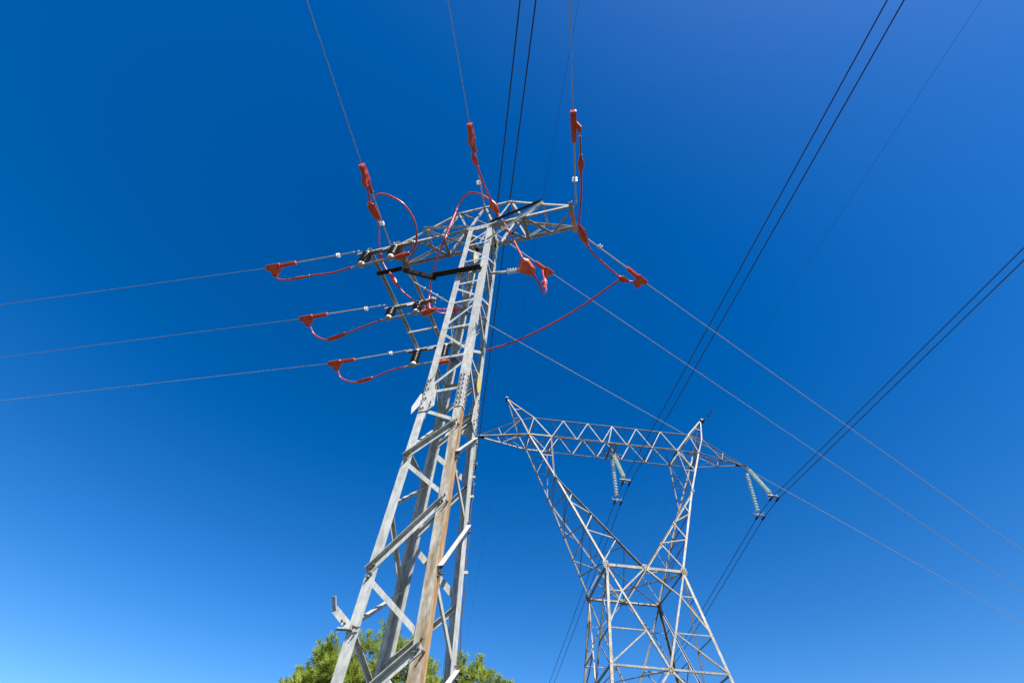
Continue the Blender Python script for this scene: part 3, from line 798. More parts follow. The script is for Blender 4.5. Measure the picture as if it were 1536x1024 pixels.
# switches: channel on the rails, two black posts below, blade between them
def switch(key, v, u1, label, endcover):
    a = P(key)
    p0, p1 = NW(-3.88, v, ZT - 0.02), NW(u1, v, ZT - 0.02)
    root = tag(empty('line_switch', p0), label, 'switch', 'switches under the left arm')
    O = V(p0)
    ex = (p1 - p0).normalized(); ey = V((-ex.y, ex.x, 0))
    Z = V((0, 0, 1))
    m = MB()
    W_, H_, T_ = 0.095, 0.05, 0.006
    m.profile(V((0, 0, 0)), p1 - p0, [(-W_ / 2, 0), (W_ / 2, 0), (W_ / 2, -H_), (W_ / 2 - T_, -H_), (W_ / 2 - T_, -T_), (-W_ / 2 + T_, -T_), (-W_ / 2 + T_, -H_), (-W_ / 2, -H_)], ey, Z)
    m.build('base_channel', GALV, root)
    m = MB()
    for t in (0.08, 0.2, 0.33, 0.5, 0.66, 0.8, 0.92):
        m.hexbolt((p1 - p0) * t + ey * 0.02, Z, 0.014, 0.03)
        m.hexbolt((p1 - p0) * t - ey * 0.0475 + Z * -0.025, -ey, 0.010, 0.014)
    m.build('channel_bolts', GALV, root)
    m = MB(); q = (p1 - p0) * 0.53
    m.plate([q - ey * 0.05 + ex * -0.09 + Z * -0.01, q - ey * 0.05 + ex * 0.09 + Z * -0.01, q - ey * 0.05 + ex * 0.075 + Z * -0.13, q - ey * 0.05 + ex * -0.075 + Z * -0.13], ey, 0.006)
    m.build('rating_plate', PLATEW if v > 1 and v < 2 else GALV, root)
    m = MB(); q = (p1 - p0) * 0.97
    m.bar(q + Z * -0.03 - ey * 0.08, q + Z * -0.03 + ey * 0.1, 0.05, 0.07, Z); m.lathe(q + ex * -0.05, q + ex * 2, [(0, .035), (.04, .045), (.1, .045), (.12, .02)], 10)
    m.build('pivot_housing', GALV, root, bevel=0.006)
    bl0, bl1 = a[0], a[1]
    for top, bot in ((a[2], a[3]), (a[4], a[5])):
        t = (top - p0).dot(ex)
        top_ = ex * t + Z * -0.02
        b_ = (bot - p0); tb = b_.dot(ex)
        zb = (bl0 + (bl1 - bl0) * max(0, min(1, (bot - bl0).dot((bl1 - bl0).normalized()) / (bl1 - bl0).length))).z - p0.z
        bot_ = ex * t + Z * (zb + 0.02)
        d = (bot_ - top_).normalized(); Ln = (bot_ - top_).length
        prof = [(0.07, 0.05)]
        nr = 7
        for i in range(nr):
            s = 0.08 + (Ln - 0.16) * i / nr; st = (Ln - 0.16) / nr
            prof += [(s, 0.080), (s + st * .3, 0.108), (s + st * .45, 0.108), (s + st * .9, 0.082)]
        prof.append((Ln - 0.07, 0.05))
        m = MB(); m.lathe(top_, bot_, prof, 20); post = m.build('black_post', BLACK, root, smooth=True)
        for s0 in (0.0, Ln - 0.085):
            m = MB(); m.lathe(top_ + d * s0, bot_, [(0, 0.045), (0.01, 0.074), (0.075, 0.074), (0.085, 0.045)], 16); m.build('cap', WHITE if s0 else GALV, post, smooth=True)
    m = MB(); m.bar(bl0 - O - ex * 0.02, bl1 - O, 0.05, 0.014, Z)
    m.bar(bl0 - O + Z * 0.014, bl0 - O + (bl1 - bl0) * 0.25 + Z * 0.014, 0.03, 0.02, Z)
    m.build('blade', ALU, root)
    m = MB()
    for t in (0.03, 0.1, 0.27, 0.4, 0.8):
        m.hexbolt(bl0 - O + (bl1 - bl0) * t + Z * -0.007, -Z, 0.014, 0.016)
    m.build('blade_bolts', GALV, root)
    return root
switch('sw1', -0.363, -2.05, 'topmost switch with two black ribbed posts, at the left arm end', 'cov_left_end')
switch('sw2', 1.656, -2.15, 'middle switch with two black ribbed posts, hung behind the arm', 'cov_sw2')
switch('sw3', 3.513, -2.15, 'lowest switch with two black ribbed posts, one half hidden by the mast leg', 'cov_sw3')
for key, lab, r in (('cov_left_end', 'red tubular cover on the right end of the topmost switch', 0.062), ('cov_sw2', 'lumpy red cover on the right end of the middle switch', 0.085), ('cov_sw3', 'red tubular cover seen behind the mast leg at the lowest switch', 0.06)):
    a, b = P(key)
    root = tag(empty('terminal_cover', a), lab, 'cover', 'red covers on the switch ends')
    d = b - a; Ln = d.length; d.normalize()
    m = MB(); m.lathe(V((0, 0, 0)), d, [(0, r * .7), (0.02, r), (Ln * .55, r * 1.0), (Ln * .8, r * .85), (Ln, r * .7), (Ln + .01, r * .4)], 10, 0, 0.85, (0, 0, 1))
    m.build('tube', RED, root, bevel=0.004)
    m = MB(); m.bar(d * 0.02 + V((0, 0, -r * .8)), d * (Ln * .9) + V((0, 0, -r * .75)), 0.014, 0.035, (0, 0, 1)); m.build('seam_flange', RED, root)
    if r > 0.08:
        m = MB()
        for t, s, up_ in ((0.3, 0.06, 0.05), (0.6, 0.05, 0.09), (0.95, 0.055, 0.02)):
            m.lathe(d * (t * Ln) + V((0, 0, -0.05)), d * (t * Ln) + V((0, -0.2, 0.4)), [(0, s * .6), (0.03, s), (0.09, s), (0.12 + up_ * .3, s * .5)], 9)
        m.build('cable_gland', RED, root, bevel=0.004)

# number and warning plates on the mast
def sign(pts, nrm, mat, label, cat='sign', t=0.004):
    pts = [V(p) for p in pts]
    m = MB(); m.plate(pts, nrm, t)
    return tag(m.build('plate_sign', mat, bevel=0.001), label, cat)
def Nl(x, y, z): return V((NX, NYW, 0)) + UX * x + VX * y + V((0, 0, z))
xl = -halfw(7.0) * SN
sign([Nl(xl - .02, -.30, 5.93), Nl(xl - .105, -.30, 5.70), Nl(xl - .085, -.30, 5.57), Nl(xl + .0, -.30, 5.70), Nl(xl + .01, -.30, 5.88)], VX, PLATEW, 'white plate sticking out past the left leg at the splice')
sign([Nl(-.085, .27, 6.00), Nl(-.03, .27, 5.93), Nl(-.03, .27, 5.68), Nl(-.085, .27, 5.60), Nl(-.14, .27, 5.62)], VX, PLATEW, 'white plate seen between the two front legs just below the splice')
sx = halfw(7.4) * SN + 0.012
sign([Nl(sx, .08, 6.60), Nl(sx + .01, .14, 6.60), Nl(sx + .015, .20, 6.48), Nl(sx + .015, .20, 6.34), Nl(sx + .005, .14, 6.24), Nl(sx, .09, 6.32)], UX, YELLOW, 'small yellow warning plate on the right face above the splice')
# ------------------------------------------------------------------ distant pylon (transmission lattice tower, cat-head shape)
SF = 0.70
FX, FY, FYAW = 8.715 * SF, 30.0 * SF, 0.072
tower = tag(empty('transmission_pylon', (FX, FY, 0), FYAW), 'distant tall lattice pylon with a Y-shaped head, wide beam and two horn peaks', 'pylon')
FUX, FVX = V((math.cos(FYAW), math.sin(FYAW), 0)), V((-math.sin(FYAW), math.cos(FYAW), 0))
def T(u, v, z): return V((u * SF, v * SF, (z - 1.6) * SF + 1.6))
def TW(u, v, z):
    p = T(u, v, z)
    return V((FX, FY, 0)) + FUX * p.x + FVX * p.y + V((0, 0, p.z))
def lerp(a, b, t): return tuple(x + (y - x) * t for x, y in zip(a, b))
PEAK, TIP, YY, XX = (8.897, 0, 31.11), (11.209, 0, 26.45), (6.598, 1.041, 28.222), (7.674, 1.031, 27.86)
BO, BI, KN, WA, WM = (7.018, .969, 26.412), (5.152, .969, 26.412), (5.14, 1.503, 22.303), (2.42, 2.39, 15.691), (0, 2.39, 15.691)
FZ0 = 1.6 - 1.6 / SF
def leg(z): return (2.42 + (15.691 - z) * .74 / 6, 2.39 + (15.691 - z) * .918 / 6, z)
def S(p, su, sv): return (p[0] * su, p[1] * sv, p[2])
members = []                      # (name, p, q, face normal, width)
def mem(name, p, q, n, w):
    members.append((name, p, q, n, w))
CW, BW, LW2 = 0.15, 0.085, 0.2
for su in (-1, 1):
    for sv in (-1, 1):
        nf, ns = (0, sv, 0), (su, 0, 0)
        s = lambda p: S(p, su, sv)
        mem('leg', s(leg(FZ0)), s(WA), ns, LW2)
        mem('outer_chord', s(WA), s(KN), ns, 0.17); mem('outer_chord', s(KN), s(BO), ns, 0.15)
        mem('inner_chord', (0 + su * 0.06, 2.39 * sv, 15.691), s(KN), (-su, 0, 0), 0.17); mem('inner_chord', s(KN), s(BI), (-su, 0, 0), 0.12)
        mem('peak_chord', s(BO), s(XX), ns, 0.13); mem('peak_chord', s(XX), PEAK if su > 0 else S(PEAK, -1, 1), ns, 0.12)
        mem('peak_chord', s(YY), S(PEAK, su, 1), (-su, 0, 0), 0.12)
        mem('beam_web', s(YY), s(BI), nf, 0.12); mem('beam_web', s(YY), s(BO), nf, BW)
        mem('arm_chord', s(XX), S(TIP, su, 1), (0, 0, 1), 0.12); mem('arm_chord', s(BO), S(TIP, su, 1), (0, 0, -1), 0.13)
        mem('beam_chord', s(YY), s(XX), (0, 0, 1), 0.13); mem('beam_chord', s(BI), s(BO), (0, 0, -1), 0.14)
        # front and back webs of the V arms
        o = [lerp(WA, KN, t) for t in (0.03, .355, .68)]
        i_ = [lerp(WM, KN, t) for t in (.28, .54, .78)]
        for a, b in ((o[0], i_[0]), (i_[0], o[1]), (o[1], i_[1]), (i_[1], o[2]), (o[2], i_[2])):
            mem('arm_web', s(a), s(b), nf, BW)
        mem('arm_web', s(lerp(KN, BO, .5)), s(lerp(KN, BI, .5)), nf, 0.07); mem('arm_web', s(lerp(KN, BO, .5)), s(BI), nf, 0.07)
        # tip bracing
        a, b = lerp(XX, TIP, .5), lerp(BO, TIP, .5)
        mem('arm_web', s(a), s(b), nf, 0.07); mem('arm_web', s(b), s(XX), nf, 0.07)
        mem('peak_web', s(lerp(XX, PEAK, .45)), s(lerp(YY, PEAK, .45)), nf, 0.07)
    ns = (su, 0, 0)
    s2 = lambda p, sv: S(p, su, sv)
    # side (outer and inner) faces of the V arms
    fr = [0.02, .2, .4, .58, .76, .9, 1.0]
    for j in range(len(fr) - 1):
        sv = -1 if j % 2 == 0 else 1
        mem('side_web', s2(lerp(WA, KN, fr[j]), sv), s2(lerp(WA, KN, fr[j + 1]), -sv), ns, BW)
        mem('side_web', s2(lerp(WM, KN, fr[j]), -sv) if j else (0, 2.39 * -sv, 15.691), s2(lerp(WM, KN, fr[j + 1]), sv), (-su, 0, 0), BW)
    for t in (.355, .68, 1.0):
        mem('side_web', s2(lerp(WA, KN, t), -1), s2(lerp(WA, KN, t), 1), ns, 0.07)
    for a, b in ((KN, BO), (KN, BI)):
        m_ = lerp(a, b, .5)
        mem('side_web', s2(a, -1), s2(m_, 1), ns, 0.075); mem('side_web', s2(m_, 1), s2(b, -1), ns, 0.075); mem('side_web', s2(m_, -1), s2(m_, 1), ns, 0.065)
    mem('cross_tie', s2(BO, -1), s2(BO, 1), (0, 0, -1), 0.12); mem('cross_tie', s2(BI, -1), s2(BI, 1), (0, 0, -1), 0.12)
    mem('cross_tie', s2(YY, -1), s2(YY, 1), (0, 0, 1), 0.09); mem('cross_tie', s2(XX, -1), s2(XX, 1), (0, 0, 1), 0.08)
    mem('cross_tie', s2(BO, -1), s2(BI, 1), (0, 0, -1), 0.08); mem('cross_tie', s2(BO, 1), s2(BI, -1), (0, 0, -1), 0.08)
    for k in (.5,):
        a, b = lerp(XX, TIP, k), lerp(BO, TIP, k)
        mem('cross_tie', s2(a, -1), s2(a, 1), (0, 0, 1), 0.06); mem('cross_tie', s2(b, -1), s2(b, 1), (0, 0, -1), 0.06)
    mem('cross_tie', s2(BO, -1), s2(lerp(BO, TIP, .5), 1), (0, 0, -1), 0.065); mem('cross_tie', s2(BO, 1), s2(lerp(BO, TIP, .5), -1), (0, 0, -1), 0.065)
    for t in (.45,):
        for A_, B_ in ((XX, XX), (YY, YY)):
            mem('peak_web', s2(lerp(A_, PEAK, t), -1), s2(lerp(A_, PEAK, t), 1), ns, 0.06)
    mem('peak_web', s2(lerp(XX, PEAK, .45), -1), s2(XX, 1), ns, 0.06); mem('peak_web', s2(BO, -1), s2(XX, 1), ns, 0.07)
# beam chords and webs
for sv in (-1, 1):
    mem('beam_chord', S(YY, -1, sv), S(YY, 1, sv), (0, 0, 1), CW); mem('beam_chord', S(BI, -1, sv), S(BI, 1, sv), (0, 0, -1), CW)
    bu = [-5.152, -3.09, -1.03, 1.03, 3.09, 5.152]
    tu = [-4.12, -2.06, 0.0, 2.06, 4.12]
    for i in range(5):
        zt_, vt = 28.222, 1.041 * sv
        mem('beam_web', (bu[i], .969 * sv, 26.412), (tu[i], vt, zt_), (0, sv, 0), BW); mem('beam_web', (tu[i], vt, zt_), (bu[i + 1], .969 * sv, 26.412), (0, sv, 0), BW)
for i in range(5):
    mem('plan_web', (bu[i], .969, 26.412), (tu[i], -.969, 26.412), (0, 0, -1), BW); mem('plan_web', (tu[i], -.969, 26.412), (bu[i + 1], .969, 26.412), (0, 0, -1), BW)
    mem('plan_web', (tu[i] - .0, 1.041, 28.222), (bu[i], -1.041, 28.222), (0, 0, 1), 0.065); mem('plan_web', (tu[i], 1.041, 28.222), (bu[i + 1], -1.041, 28.222), (0, 0, 1), 0.065)
for u in (-.22, .22):
    mem('hanger_beam', (u, -1.05, 26.36), (u, 1.05, 26.36), (0, 0, -1), 0.2)
mem('hanger_beam', (-.9, .25, 26.33), (.9, .25, 26.33), (0, 0, -1), 0.12); mem('hanger_beam', (-.5, -.969, 26.4), (0, -1.041, 28.2), (0, -1, 0), 0.09)
# waist ring
for sv in (-1, 1):
    mem('waist_beam', (-2.42, 2.39 * sv, 15.691), (2.42, 2.39 * sv, 15.691), (0, sv, 0), 0.2)
    mem('waist_beam', (-2.42, 2.36 * sv, 15.60), (2.42, 2.36 * sv, 15.60), (0, 0, -1), 0.12)
for su in (-1, 1):
    mem('waist_beam', (2.42 * su, -2.39, 15.691), (2.42 * su, 2.39, 15.691), (su, 0, 0), 0.16)
mem('plan_web', (-2.42, -2.39, 15.62), (2.42, 2.39, 15.62), (0, 0, -1), 0.1); mem('plan_web', (2.42, -2.39, 15.58), (-2.42, 2.39, 15.58), (0, 0, -1), 0.1)
mem('plan_web', (0, -2.39, 15.6), (2.42, 0, 15.6), (0, 0, -1), 0.08); mem('plan_web', (0, 2.39, 15.6), (-2.42, 0, 15.6), (0, 0, -1), 0.08)
# body faces
def bodyface(f):
    def c(s, z):
        u, v, _ = leg(z)
        return {'n': (s * u, -v, z), 'f': (-s * u, v, z), 'r': (u, s * v, z), 'l': (-u, -s * v, z)}[f]
    n = {'n': (0, -1, 0), 'f': (0, 1, 0), 'r': (1, 0, 0), 'l': (-1, 0, 0)}[f]
    z0, z1, z2, z3, z4 = 15.691, 14.1, 12.0, 10.19, 6.4
    mid = lambda z: lerp(c(-1, z), c(1, z), .5)
    for s in (-1, 1):
        vee = lambda z: lerp(c(s, z0), mid(z3), (z0 - z) / (z0 - z3))
        mem('diagonal', c(s, z0), mid(z3), n, 0.14)
        mem('horizontal', c(s, z1), vee(z1), n, 0.075); mem('horizontal', c(s, z2), vee(z2), n, 0.085)
        mem('diagonal', vee(z1), c(s, z2), n, 0.085); mem('diagonal', vee(z2), c(s, z3), n, 0.09)
        if f in 'nf': mem('diagonal', mid(z0), vee(z1), n, 0.1)
        mem('horizontal', c(s, z3), mid(z3), n, 0.13)
        mem('diagonal', mid(z3), c(s, z4), n, 0.13); mem('diagonal', lerp(mid(z3), c(s, z4), .5), c(s, (z3 + z4) / 2), n, 0.08)
        mem('horizontal', c(s, z4), mid(z4), n, 0.12); mem('diagonal', mid(z4), c(s, FZ0 + .3), n, 0.13)
        mem('diagonal', lerp(mid(z4), c(s, FZ0 + .3), .5), c(s, 3.2), n, 0.08)
for f in 'nfrl': bodyface(f)
for z in (10.19,):
    u, v, _ = leg(z)
    mem('plan_web', (-u, 0, z - .05), (0, -v, z - .05), (0, 0, -1), 0.09); mem('plan_web', (0, -v, z - .05), (u, 0, z - .05), (0, 0, -1), 0.09)
    mem('plan_web', (u, 0, z - .05), (0, v, z - .05), (0, 0, -1), 0.09); mem('plan_web', (0, v, z - .05), (-u, 0, z - .05), (0, 0, -1), 0.09)

NAMES = {'arm_web': 'lattice_bar', 'side_web': 'lattice_bar', 'peak_web': 'lattice_bar', 'plan_web': 'lattice_bar', 'cross_tie': 'cross_tie', 'beam_web': 'beam_lattice_bar',
         'diagonal': 'body_diagonal', 'horizontal': 'body_horizontal'}
done = {}
rest = MB()
members.sort(key=lambda t: -(V(t[1]) - V(t[2])).length * (0.4 if (V(t[1]) + V(t[2])).z < 16 else 1))
for i, (name, p, q, n, w) in enumerate(members):
    p, q, n = T(*p), T(*q), V(n)
    a = (q - p).normalized()
    x = n.cross(a)
    if x.length < 1e-3: x = a.cross(V((1, 0, 0)))
    x.normalize()
    if x.z < 0: x = -x            # heel at the lower edge, its shelf seen from below
    j = (i % 5) * 0.0012          # keeps crossing flanges out of one plane
    off = n * j
    ww = w * SF
    nm = NAMES.get(name, name)
    m = MB()
    ww *= 0.74
    if name in ('leg', 'outer_chord', 'peak_chord') and abs(p.y) > 0.1:      # corner angles: heel outwards
        su, sv = (1 if p.x > 0 else -1), (1 if p.y > 0 else -1)
        m.angle(p, q, (-su, 0, 0), (0, -sv, 0), ww, 0.012)
    elif name in ('beam_chord', 'arm_chord') and n.z > 0:                     # top chords lie flat
        if x.dot(V((0, p.y + q.y, 0))) > 0: x = -x
        m.angle(p, q, x, -n, ww * 1.15, 0.008, 0, 0.012)
    else:
        m.angle(p - x * ww * .5 + off, q - x * ww * .5 + off, x, -n, ww, 0.012, 0, ww * .85)
    done[nm] = done.get(nm, 0) + 1
    if done[nm] > 100:
        rest.v, rest.f, rest.mi = rest.v + m.v, rest.f + [tuple(len(rest.v) + k for k in f) for f in m.f], rest.mi + m.mi
    else:
        m.build(nm, WEATHER, tower)
if rest.v:
    tag(rest.build('lattice_bars', WEATHER, tower), kind='stuff')
# gussets at the waist and beam nodes
for sv in (-1, 1):
    for u, z, r in ((-2.42, 15.69, .25), (2.42, 15.69, .25), (0, 15.72, .2), (-5.14, 22.3, .15), (5.14, 22.3, .15), (0, 10.15, .2)):
        v = 2.39 if abs(z - 15.7) < .1 else (1.503 if z > 20 else leg(10.19)[1])
        c = V(T(u, v * sv, z)); rr = r * SF
        m = MB(); m.plate([c + V((x * rr, sv * 0.016, y * rr)) for x, y in ((-.6, .9), (.6, .9), (.8, 0), (.45, -.9), (-.45, -.9), (-.8, 0))], (0, 1, 0), 0.012)
        for k in range(6):
            m.hexbolt(c + V((math.cos(k * 1.05) * rr * .5, sv * 0.022, math.sin(k * 1.05) * rr * .5)), (0, sv, 0), 0.022, 0.02, 1)
        m.build('gusset_plate', [WEATHER, BOLT], tower)
for su in (-1, 1):
    c = V(T(*S(TIP, su, 1)))
    m = MB(); m.plate([c + V((su * x, y, -0.03)) for x, y in ((-.5, -.09), (.1, -.06), (.12, .06), (-.5, .09))], (0, 0, 1), 0.02)
    m.bar(c + V((-su * .3, 0, .03)), c + V((su * .1, 0, -.06)), .12, .1, (0, 0, 1)); m.build('arm_tip', DARKBAR, tower)
    c = V(T(*S(PEAK, su, 1)))
    m = MB(); m.bar(c + V((0, -.16, -.02)), c + V((0, .16, -.02)), .14, .1, (0, 0, 1)); m.build('peak_cap', WEATHER, tower)
for su in (-1, 1):
    for sv in (-1, 1):
        u, v, z = leg(FZ0); c = V(T(su * u, sv * v, z))
        m = MB(); m.lathe(c + V((0, 0, -.4)), c + V((0, 0, 1)), [(0, .55), (.6, .5), (.75, .4)], 20); m.build('footing', CONC, tower)

# glass insulator strings, two per phase, with yokes and clamps
NAMEP = {-1: 'left', 0: 'middle', 1: 'right'}
LBL = {(-1, 0): 'glass insulator string under the left arm tip, farther one, beside the mast leg', (-1, 1): 'glass insulator string under the left arm tip, nearer one, beside the mast leg',
       (0, 0): 'pale green glass insulator string hanging straight down from the beam middle', (0, 1): 'pale green glass insulator string slanting right from the beam middle',
       (1, 0): 'pale green glass insulator string hanging steeply from the right arm tip', (1, 1): 'pale green glass insulator string slanting outward from the right arm tip'}
disc_me = None
YOKE = {}
for su in (-1, 0, 1):
    ub = TIP[0] * su
    for far in (0, 1):
        v1 = 0.75 if far == 0 else -1.62
        zt_ = 26.36
        a = TW(ub + (.08 if su else 0.0), .12 if far == 0 else -.12, zt_ - .12)
        b = TW(ub + (.02 if su else .08), v1, 22.42 if far == 0 else 22.5)
        root = tag(empty('insulator_string', a), LBL[(su, far)], 'insulator', 'glass insulator strings of the distant pylon')
        d = (b - a).normalized(); Ln = (b - a).length
        m = MB(); m.tube([V((0, 0, 0)), d * 0.32], 0.02, 6); m.lathe(d * 0.05, d * 2, [(0, .02), (.02, .05), (.1, .05), (.12, .02)], 8); m.build('link', BOLT, root)
        nd = 14
        s0, s1 = 0.32, Ln - 0.18
        if disc_me is None:
            m = MB(); m.lathe(V((0, 0, 0)), V((0, 0, 1)), [(0, .03), (.005, .045), (.05, .05), (.06, .09), (.075, .112), (.088, .115), (.092, .10), (.085, .04), (.14, .02)], 18)
            first = m.build('glass_disc', GLASS, root, smooth=True); disc_me = first.data
        else:
            first = None
        rot = d.to_track_quat('Z', 'X').to_euler()
        for i in range(nd):
            o = first if (i == 0 and first) else bpy.data.objects.new('glass_disc', disc_me)
            if not (i == 0 and first):
                COL.objects.link(o); o.parent = root
            o.location = d * (s0 + (s1 - s0) * i / nd); o.rotation_euler = rot
        m = MB(); e = d * (Ln - 0.16)
        m.tube([e, d * Ln], 0.025, 6)
        ax = FUX
        m.bar(d * Ln - ax * 0.27, d * Ln + ax * 0.27, 0.09, 0.02, d)
        m.build('yoke', ALU, root)
        ringp = [d * (Ln - .1) + ax * (0.26 * math.cos(w)) + FVX * (0.26 * math.sin(w)) for w in [math.pi * 1.15 * k / 12 - .4 for k in range(13)]]
        m = MB(); m.tube(ringp, 0.011, 6); m.build('arcing_ring', ALU, root, smooth=True)
        for s in (-1, 1):
            c = d * Ln + ax * (0.175 * s)
            m = MB(); m.bar(c + V((0, 0, .02)), c + V((0, 0, -.2)), .03, .03, FVX)
            m.lathe(c + V((0, 0, -.2)) - FVX * .2, c + V((0, 0, -.2)) + FVX, [(0, .02), (.08, .045), (.32, .045), (.4, .02)], 8); m.build('suspension_clamp', DARKBAR, root, smooth=True)
        YOKE[(su, far)] = b + V((0, 0, -.2))
near_d = (FUX * 0.0078 + FVX * -0.9964 + V((0, 0, -0.0839))).normalized()
far_d = (FUX * -0.0125 + FVX * 0.9903 + V((0, 0, -0.1387))).normalized()
for su in (-1, 0, 1):
    for s in (-1, 1):
        off = FUX * (0.175 * s)
        a, b = YOKE[(su, 1)] + off, YOKE[(su, 0)] + off
        pts = []
        s_ = 120.0
        for k in range(24, 0, -1):
            t = 150.0 * (k / 24) ** 2
            q = a + near_d * t; q.z += 0.0009 * max(0, t - 22) ** 2
            pts.append(q)
        pts += [a, b]
        for k in range(1, 25):
            t = 220.0 * (k / 24) ** 2
            q = b + far_d * t; q.z += 0.0006 * max(0, t - 8) ** 2
            pts.append(q)
        wire('power_conductor', pts, 0.0165, '%s of the twin dark wires %s' % ('left' if s < 0 else 'right', {-1: 'passing behind the near pylon mast', 0: 'through the window of the distant pylon', 1: 'under the right arm tip of the distant pylon'}[su]), 'wire', 'twin conductors of the distant pylon', DARKWIRE)
for su in (-1, 1):
    a = TW(PEAK[0] * su, 0, PEAK[2] - .12)
    if su > 0: a = a + FUX * 0.12
    pts = []
    for k in range(24, 0, -1):
        t = 150.0 * (k / 24) ** 2
        q = a + near_d * t; q.z += 0.0006 * max(0, t - 22) ** 2; pts.append(q)
    pts.append(a)
    for k in range(1, 25):
        t = 220.0 * (k / 24) ** 2
        q = a + far_d * t; q.z += 0.0006 * max(0, t - 8) ** 2; pts.append(q)
    wire('earth_wire', pts, 0.0048, 'faint thin wire strung over the %s horn peak of the distant pylon' % ('left' if su < 0 else 'right'), 'wire', 'earth wires of the distant pylon', DARKWIRE)
    root = tag(empty('wire_clamp', a), 'small clamp with damper holding the thin wire on the %s horn peak' % ('left' if su < 0 else 'right'), 'clamp', 'earth wire clamps')
    m = MB(); m.lathe(near_d * -.25, near_d * 1, [(0, .02), (.1, .04), (.4, .04), (.5, .02)], 8); m.build('clamp_body', DARKBAR, root, smooth=True)
    if su < 0: continue
    m = MB(); c = near_d * 0.9
    m.bar(c, c + V((0, 0, -.09)), .03, .03, FVX); m.tube([c + V((0, 0, -.09)) - near_d * .18, c + V((0, 0, -.09)) + near_d * .18], .008, 6)
    for s in (-1, 1): m.lathe(c + V((0, 0, -.09)) + near_d * (.18 * s) - near_d * .05, c + V((0, 0, -.09)) + near_d * 9, [(0, .02), (.02, .045), (.08, .045), (.1, .02)], 8)
    m.build('vibration_damper', DARKBAR, root)
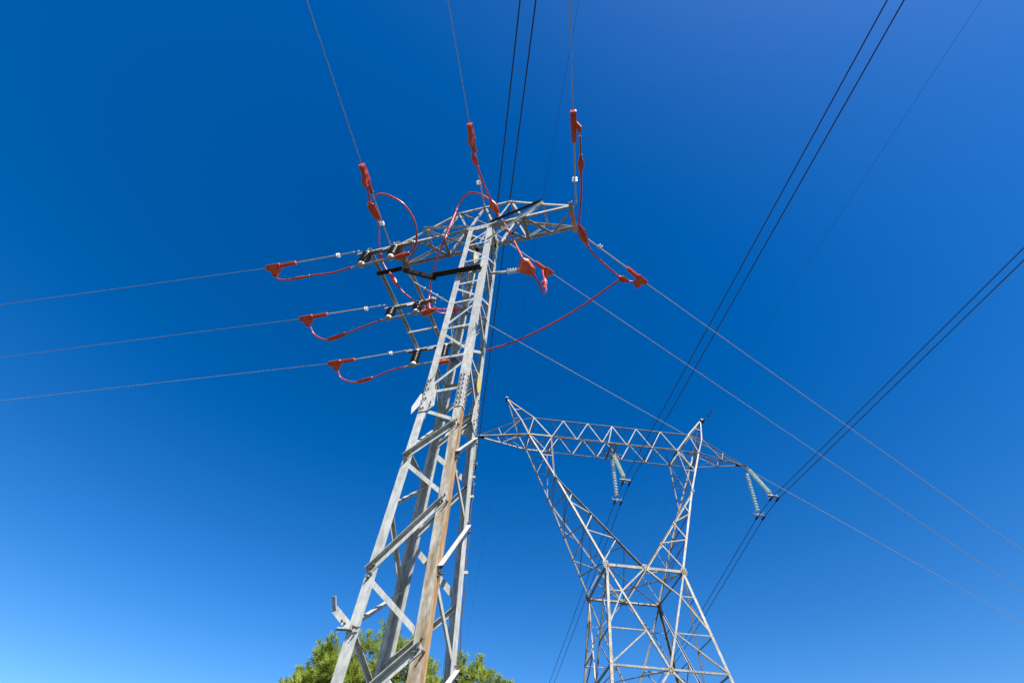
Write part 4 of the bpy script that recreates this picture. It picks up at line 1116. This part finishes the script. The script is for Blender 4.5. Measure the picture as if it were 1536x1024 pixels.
# ------------------------------------------------------------------ pines behind the near pylon
def pine(loc, puffs, trunk_h, r0, label, seed, ntuft):
    rg = random.Random(seed)
    root = tag(empty('pine_tree', loc), label, 'tree', 'pines behind the near pylon')
    o = V(loc)
    m = MB()
    lean = V((rg.uniform(-.3, .3), rg.uniform(-.2, .2), 0))
    tp = [V((0, 0, -.2)), V((0.05, 0, trunk_h * .3)) + lean * .3, V((0, 0.05, trunk_h * .62)) + lean * .8, V((0.02, 0, trunk_h)) + lean]
    sp = smooth_path(tp, 6)
    n = 10
    vs, fs = [], []
    for i, c in enumerate(sp):
        r = r0 * (1 - .72 * i / (len(sp) - 1))
        for k in range(n):
            w = 2 * math.pi * k / n
            vs.append(c + V((r * math.cos(w), r * math.sin(w), 0)))
    for i in range(len(sp) - 1):
        for k in range(n):
            fs.append((i * n + k, i * n + (k + 1) % n, (i + 1) * n + (k + 1) % n, (i + 1) * n + k))
    m.add(vs, fs)
    m.build('trunk', BARK, root, smooth=True)
    m = MB()
    for (c, r) in puffs:
        c = V(c) - o
        t = rg.uniform(.55, .95)
        b = sp[min(len(sp) - 1, int(t * (len(sp) - 1)))]
        midp = (b + c) * .5 + V((0, 0, -0.15))
        pp = smooth_path([b, midp, c], 5)
        for i in range(len(pp) - 1):
            rr = r0 * .22 * (1 - .75 * i / len(pp))
            m.tube([pp[i], pp[i + 1]], rr, 6)
    m.build('limbs', BARK, root, smooth=True)
    shoots = []
    for (c, r) in puffs:
        for _ in range(5):
            d = V((rg.gauss(0, .7), rg.gauss(0, .7), 1.0)).normalized()
            shoots.append((V(c) + d * r * .8, d, r * rg.uniform(.35, .75)))
    tot = sum(r ** 2 for c, r in puffs)
    vs, fs, mi = [], [], []
    for (c, r) in puffs:
        c = V(c) - o
        k = int(ntuft * r * r / tot)
        for _ in range(k):
            d = V((rg.gauss(0, 1), rg.gauss(0, 1), rg.gauss(.25, 1))).normalized()
            rad = r * (rg.random() ** .38) * .92
            q = c + V((d.x, d.y, d.z * .85)) * rad
            ax = (d * .8 + V((rg.uniform(-.5, .5), rg.uniform(-.5, .5), rg.uniform(.1, .9)))).normalized()
            x, y = perp(ax)
            nn = 16
            ln = rg.uniform(.10, .17)
            mat = 0 if rg.random() < .74 else 1
            for j in range(nn):
                w = 2 * math.pi * j / nn + rg.random()
                spread = rg.uniform(.25, .95)
                dd = (ax + (x * math.cos(w) + y * math.sin(w)) * spread).normalized()
                s = dd.cross(V((rg.random() - .5, rg.random() - .5, rg.random() - .5))).normalized() * rg.uniform(.0045, .0075)
                base = q + ax * rg.uniform(-.09, .05)
                l2 = ln * rg.uniform(.7, 1.15)
                i0 = len(vs)
                vs += [base - s, base + s, base + dd * l2 + s * .35, base + dd * l2 - s * .35]
                fs.append((i0, i0 + 1, i0 + 2, i0 + 3)); mi.append(mat)
    for (c, d, ln_) in shoots:                      # upright candles that break the outline
        c = c - o
        x, y = perp(d)
        for j in range(70):
            q = c + d * (ln_ * rg.random())
            w = rg.uniform(0, 6.283)
            dd = (d * rg.uniform(.3, 1.1) + x * math.cos(w) + y * math.sin(w)).normalized()
            s = dd.cross(V((rg.random() - .5, rg.random() - .5, rg.random() - .5))).normalized() * rg.uniform(.0045, .0075)
            l2 = rg.uniform(.07, .13)
            i0 = len(vs)
            vs += [q - s, q + s, q + dd * l2 + s * .35, q + dd * l2 - s * .35]
            fs.append((i0, i0 + 1, i0 + 2, i0 + 3)); mi.append(0 if rg.random() < .85 else 1)
    me = bpy.data.meshes.new('crown')
    me.from_pydata(vs, [], fs)
    me.materials.append(NEEDLE_A); me.materials.append(NEEDLE_B)
    me.polygons.foreach_set('material_index', mi)
    ob = bpy.data.objects.new('crown', me); COL.objects.link(ob); ob.parent = root
    return root
def crown(peaks, base, seed, n, rx, ry, zlo):
    """puffs under the given crown tops plus a filled dome around the trunk"""
    rg = random.Random(seed)
    out = []
    for (x, y, z, r) in peaks:
        out.append(((x, y, z - r * .8), r))
        for _ in range(3):
            out.append(((x + rg.uniform(-.35, .35), y + rg.uniform(-.4, .4), z - r * 1.4 - rg.uniform(.1, .6)), r * rg.uniform(.8, 1.2)))
    for _ in range(n):
        w = rg.uniform(0, 6.283); q = rg.random() ** .5
        zt = base[2] - 0.9 - q * q * 1.1
        out.append(((base[0] + math.cos(w) * q * rx, base[1] + math.sin(w) * q * ry, rg.uniform(zlo, zt)), rg.uniform(.35, .6)))
    return out
pk1 = [(-5.30, 15.0, 5.66, .28), (-5.0, 15.2, 5.92, .3), (-4.70, 15.0, 6.46, .34), (-4.42, 14.6, 6.40, .34), (-3.95, 15.0, 6.28, .38), (-3.5, 14.7, 6.62, .36), (-3.02, 15.0, 6.98, .36), (-2.6, 15.3, 6.82, .34), (-2.25, 15.0, 6.56, .34), (-1.72, 15.1, 6.2, .3), (-2.0, 14.6, 6.2, .3)]
pine((-3.5, 15.4, 0), crown(pk1, (-3.5, 15.2, 6.7), 3, 70, 2.0, 1.5, 2.6), 5.9, .2, 'broad bright green pine whose crown fills the gaps between the left mast legs', 11, 15000)
pk2 = [(-0.95, 15.2, 6.42, .27), (-0.72, 15.4, 6.1, .25), (-0.40, 15.2, 6.34, .28), (-0.1, 15.3, 6.12, .28), (0.15, 15.2, 5.92, .24), (0.48, 15.2, 5.88, .16), (-1.3, 15.4, 5.95, .3)]
pine((-0.5, 15.8, 0), crown(pk2, (-0.5, 15.6, 6.2), 5, 28, 1.2, 1.2, 2.8), 5.5, .16, 'smaller pine right of the mast foot, its thin top showing beside the right leg', 23, 4200)
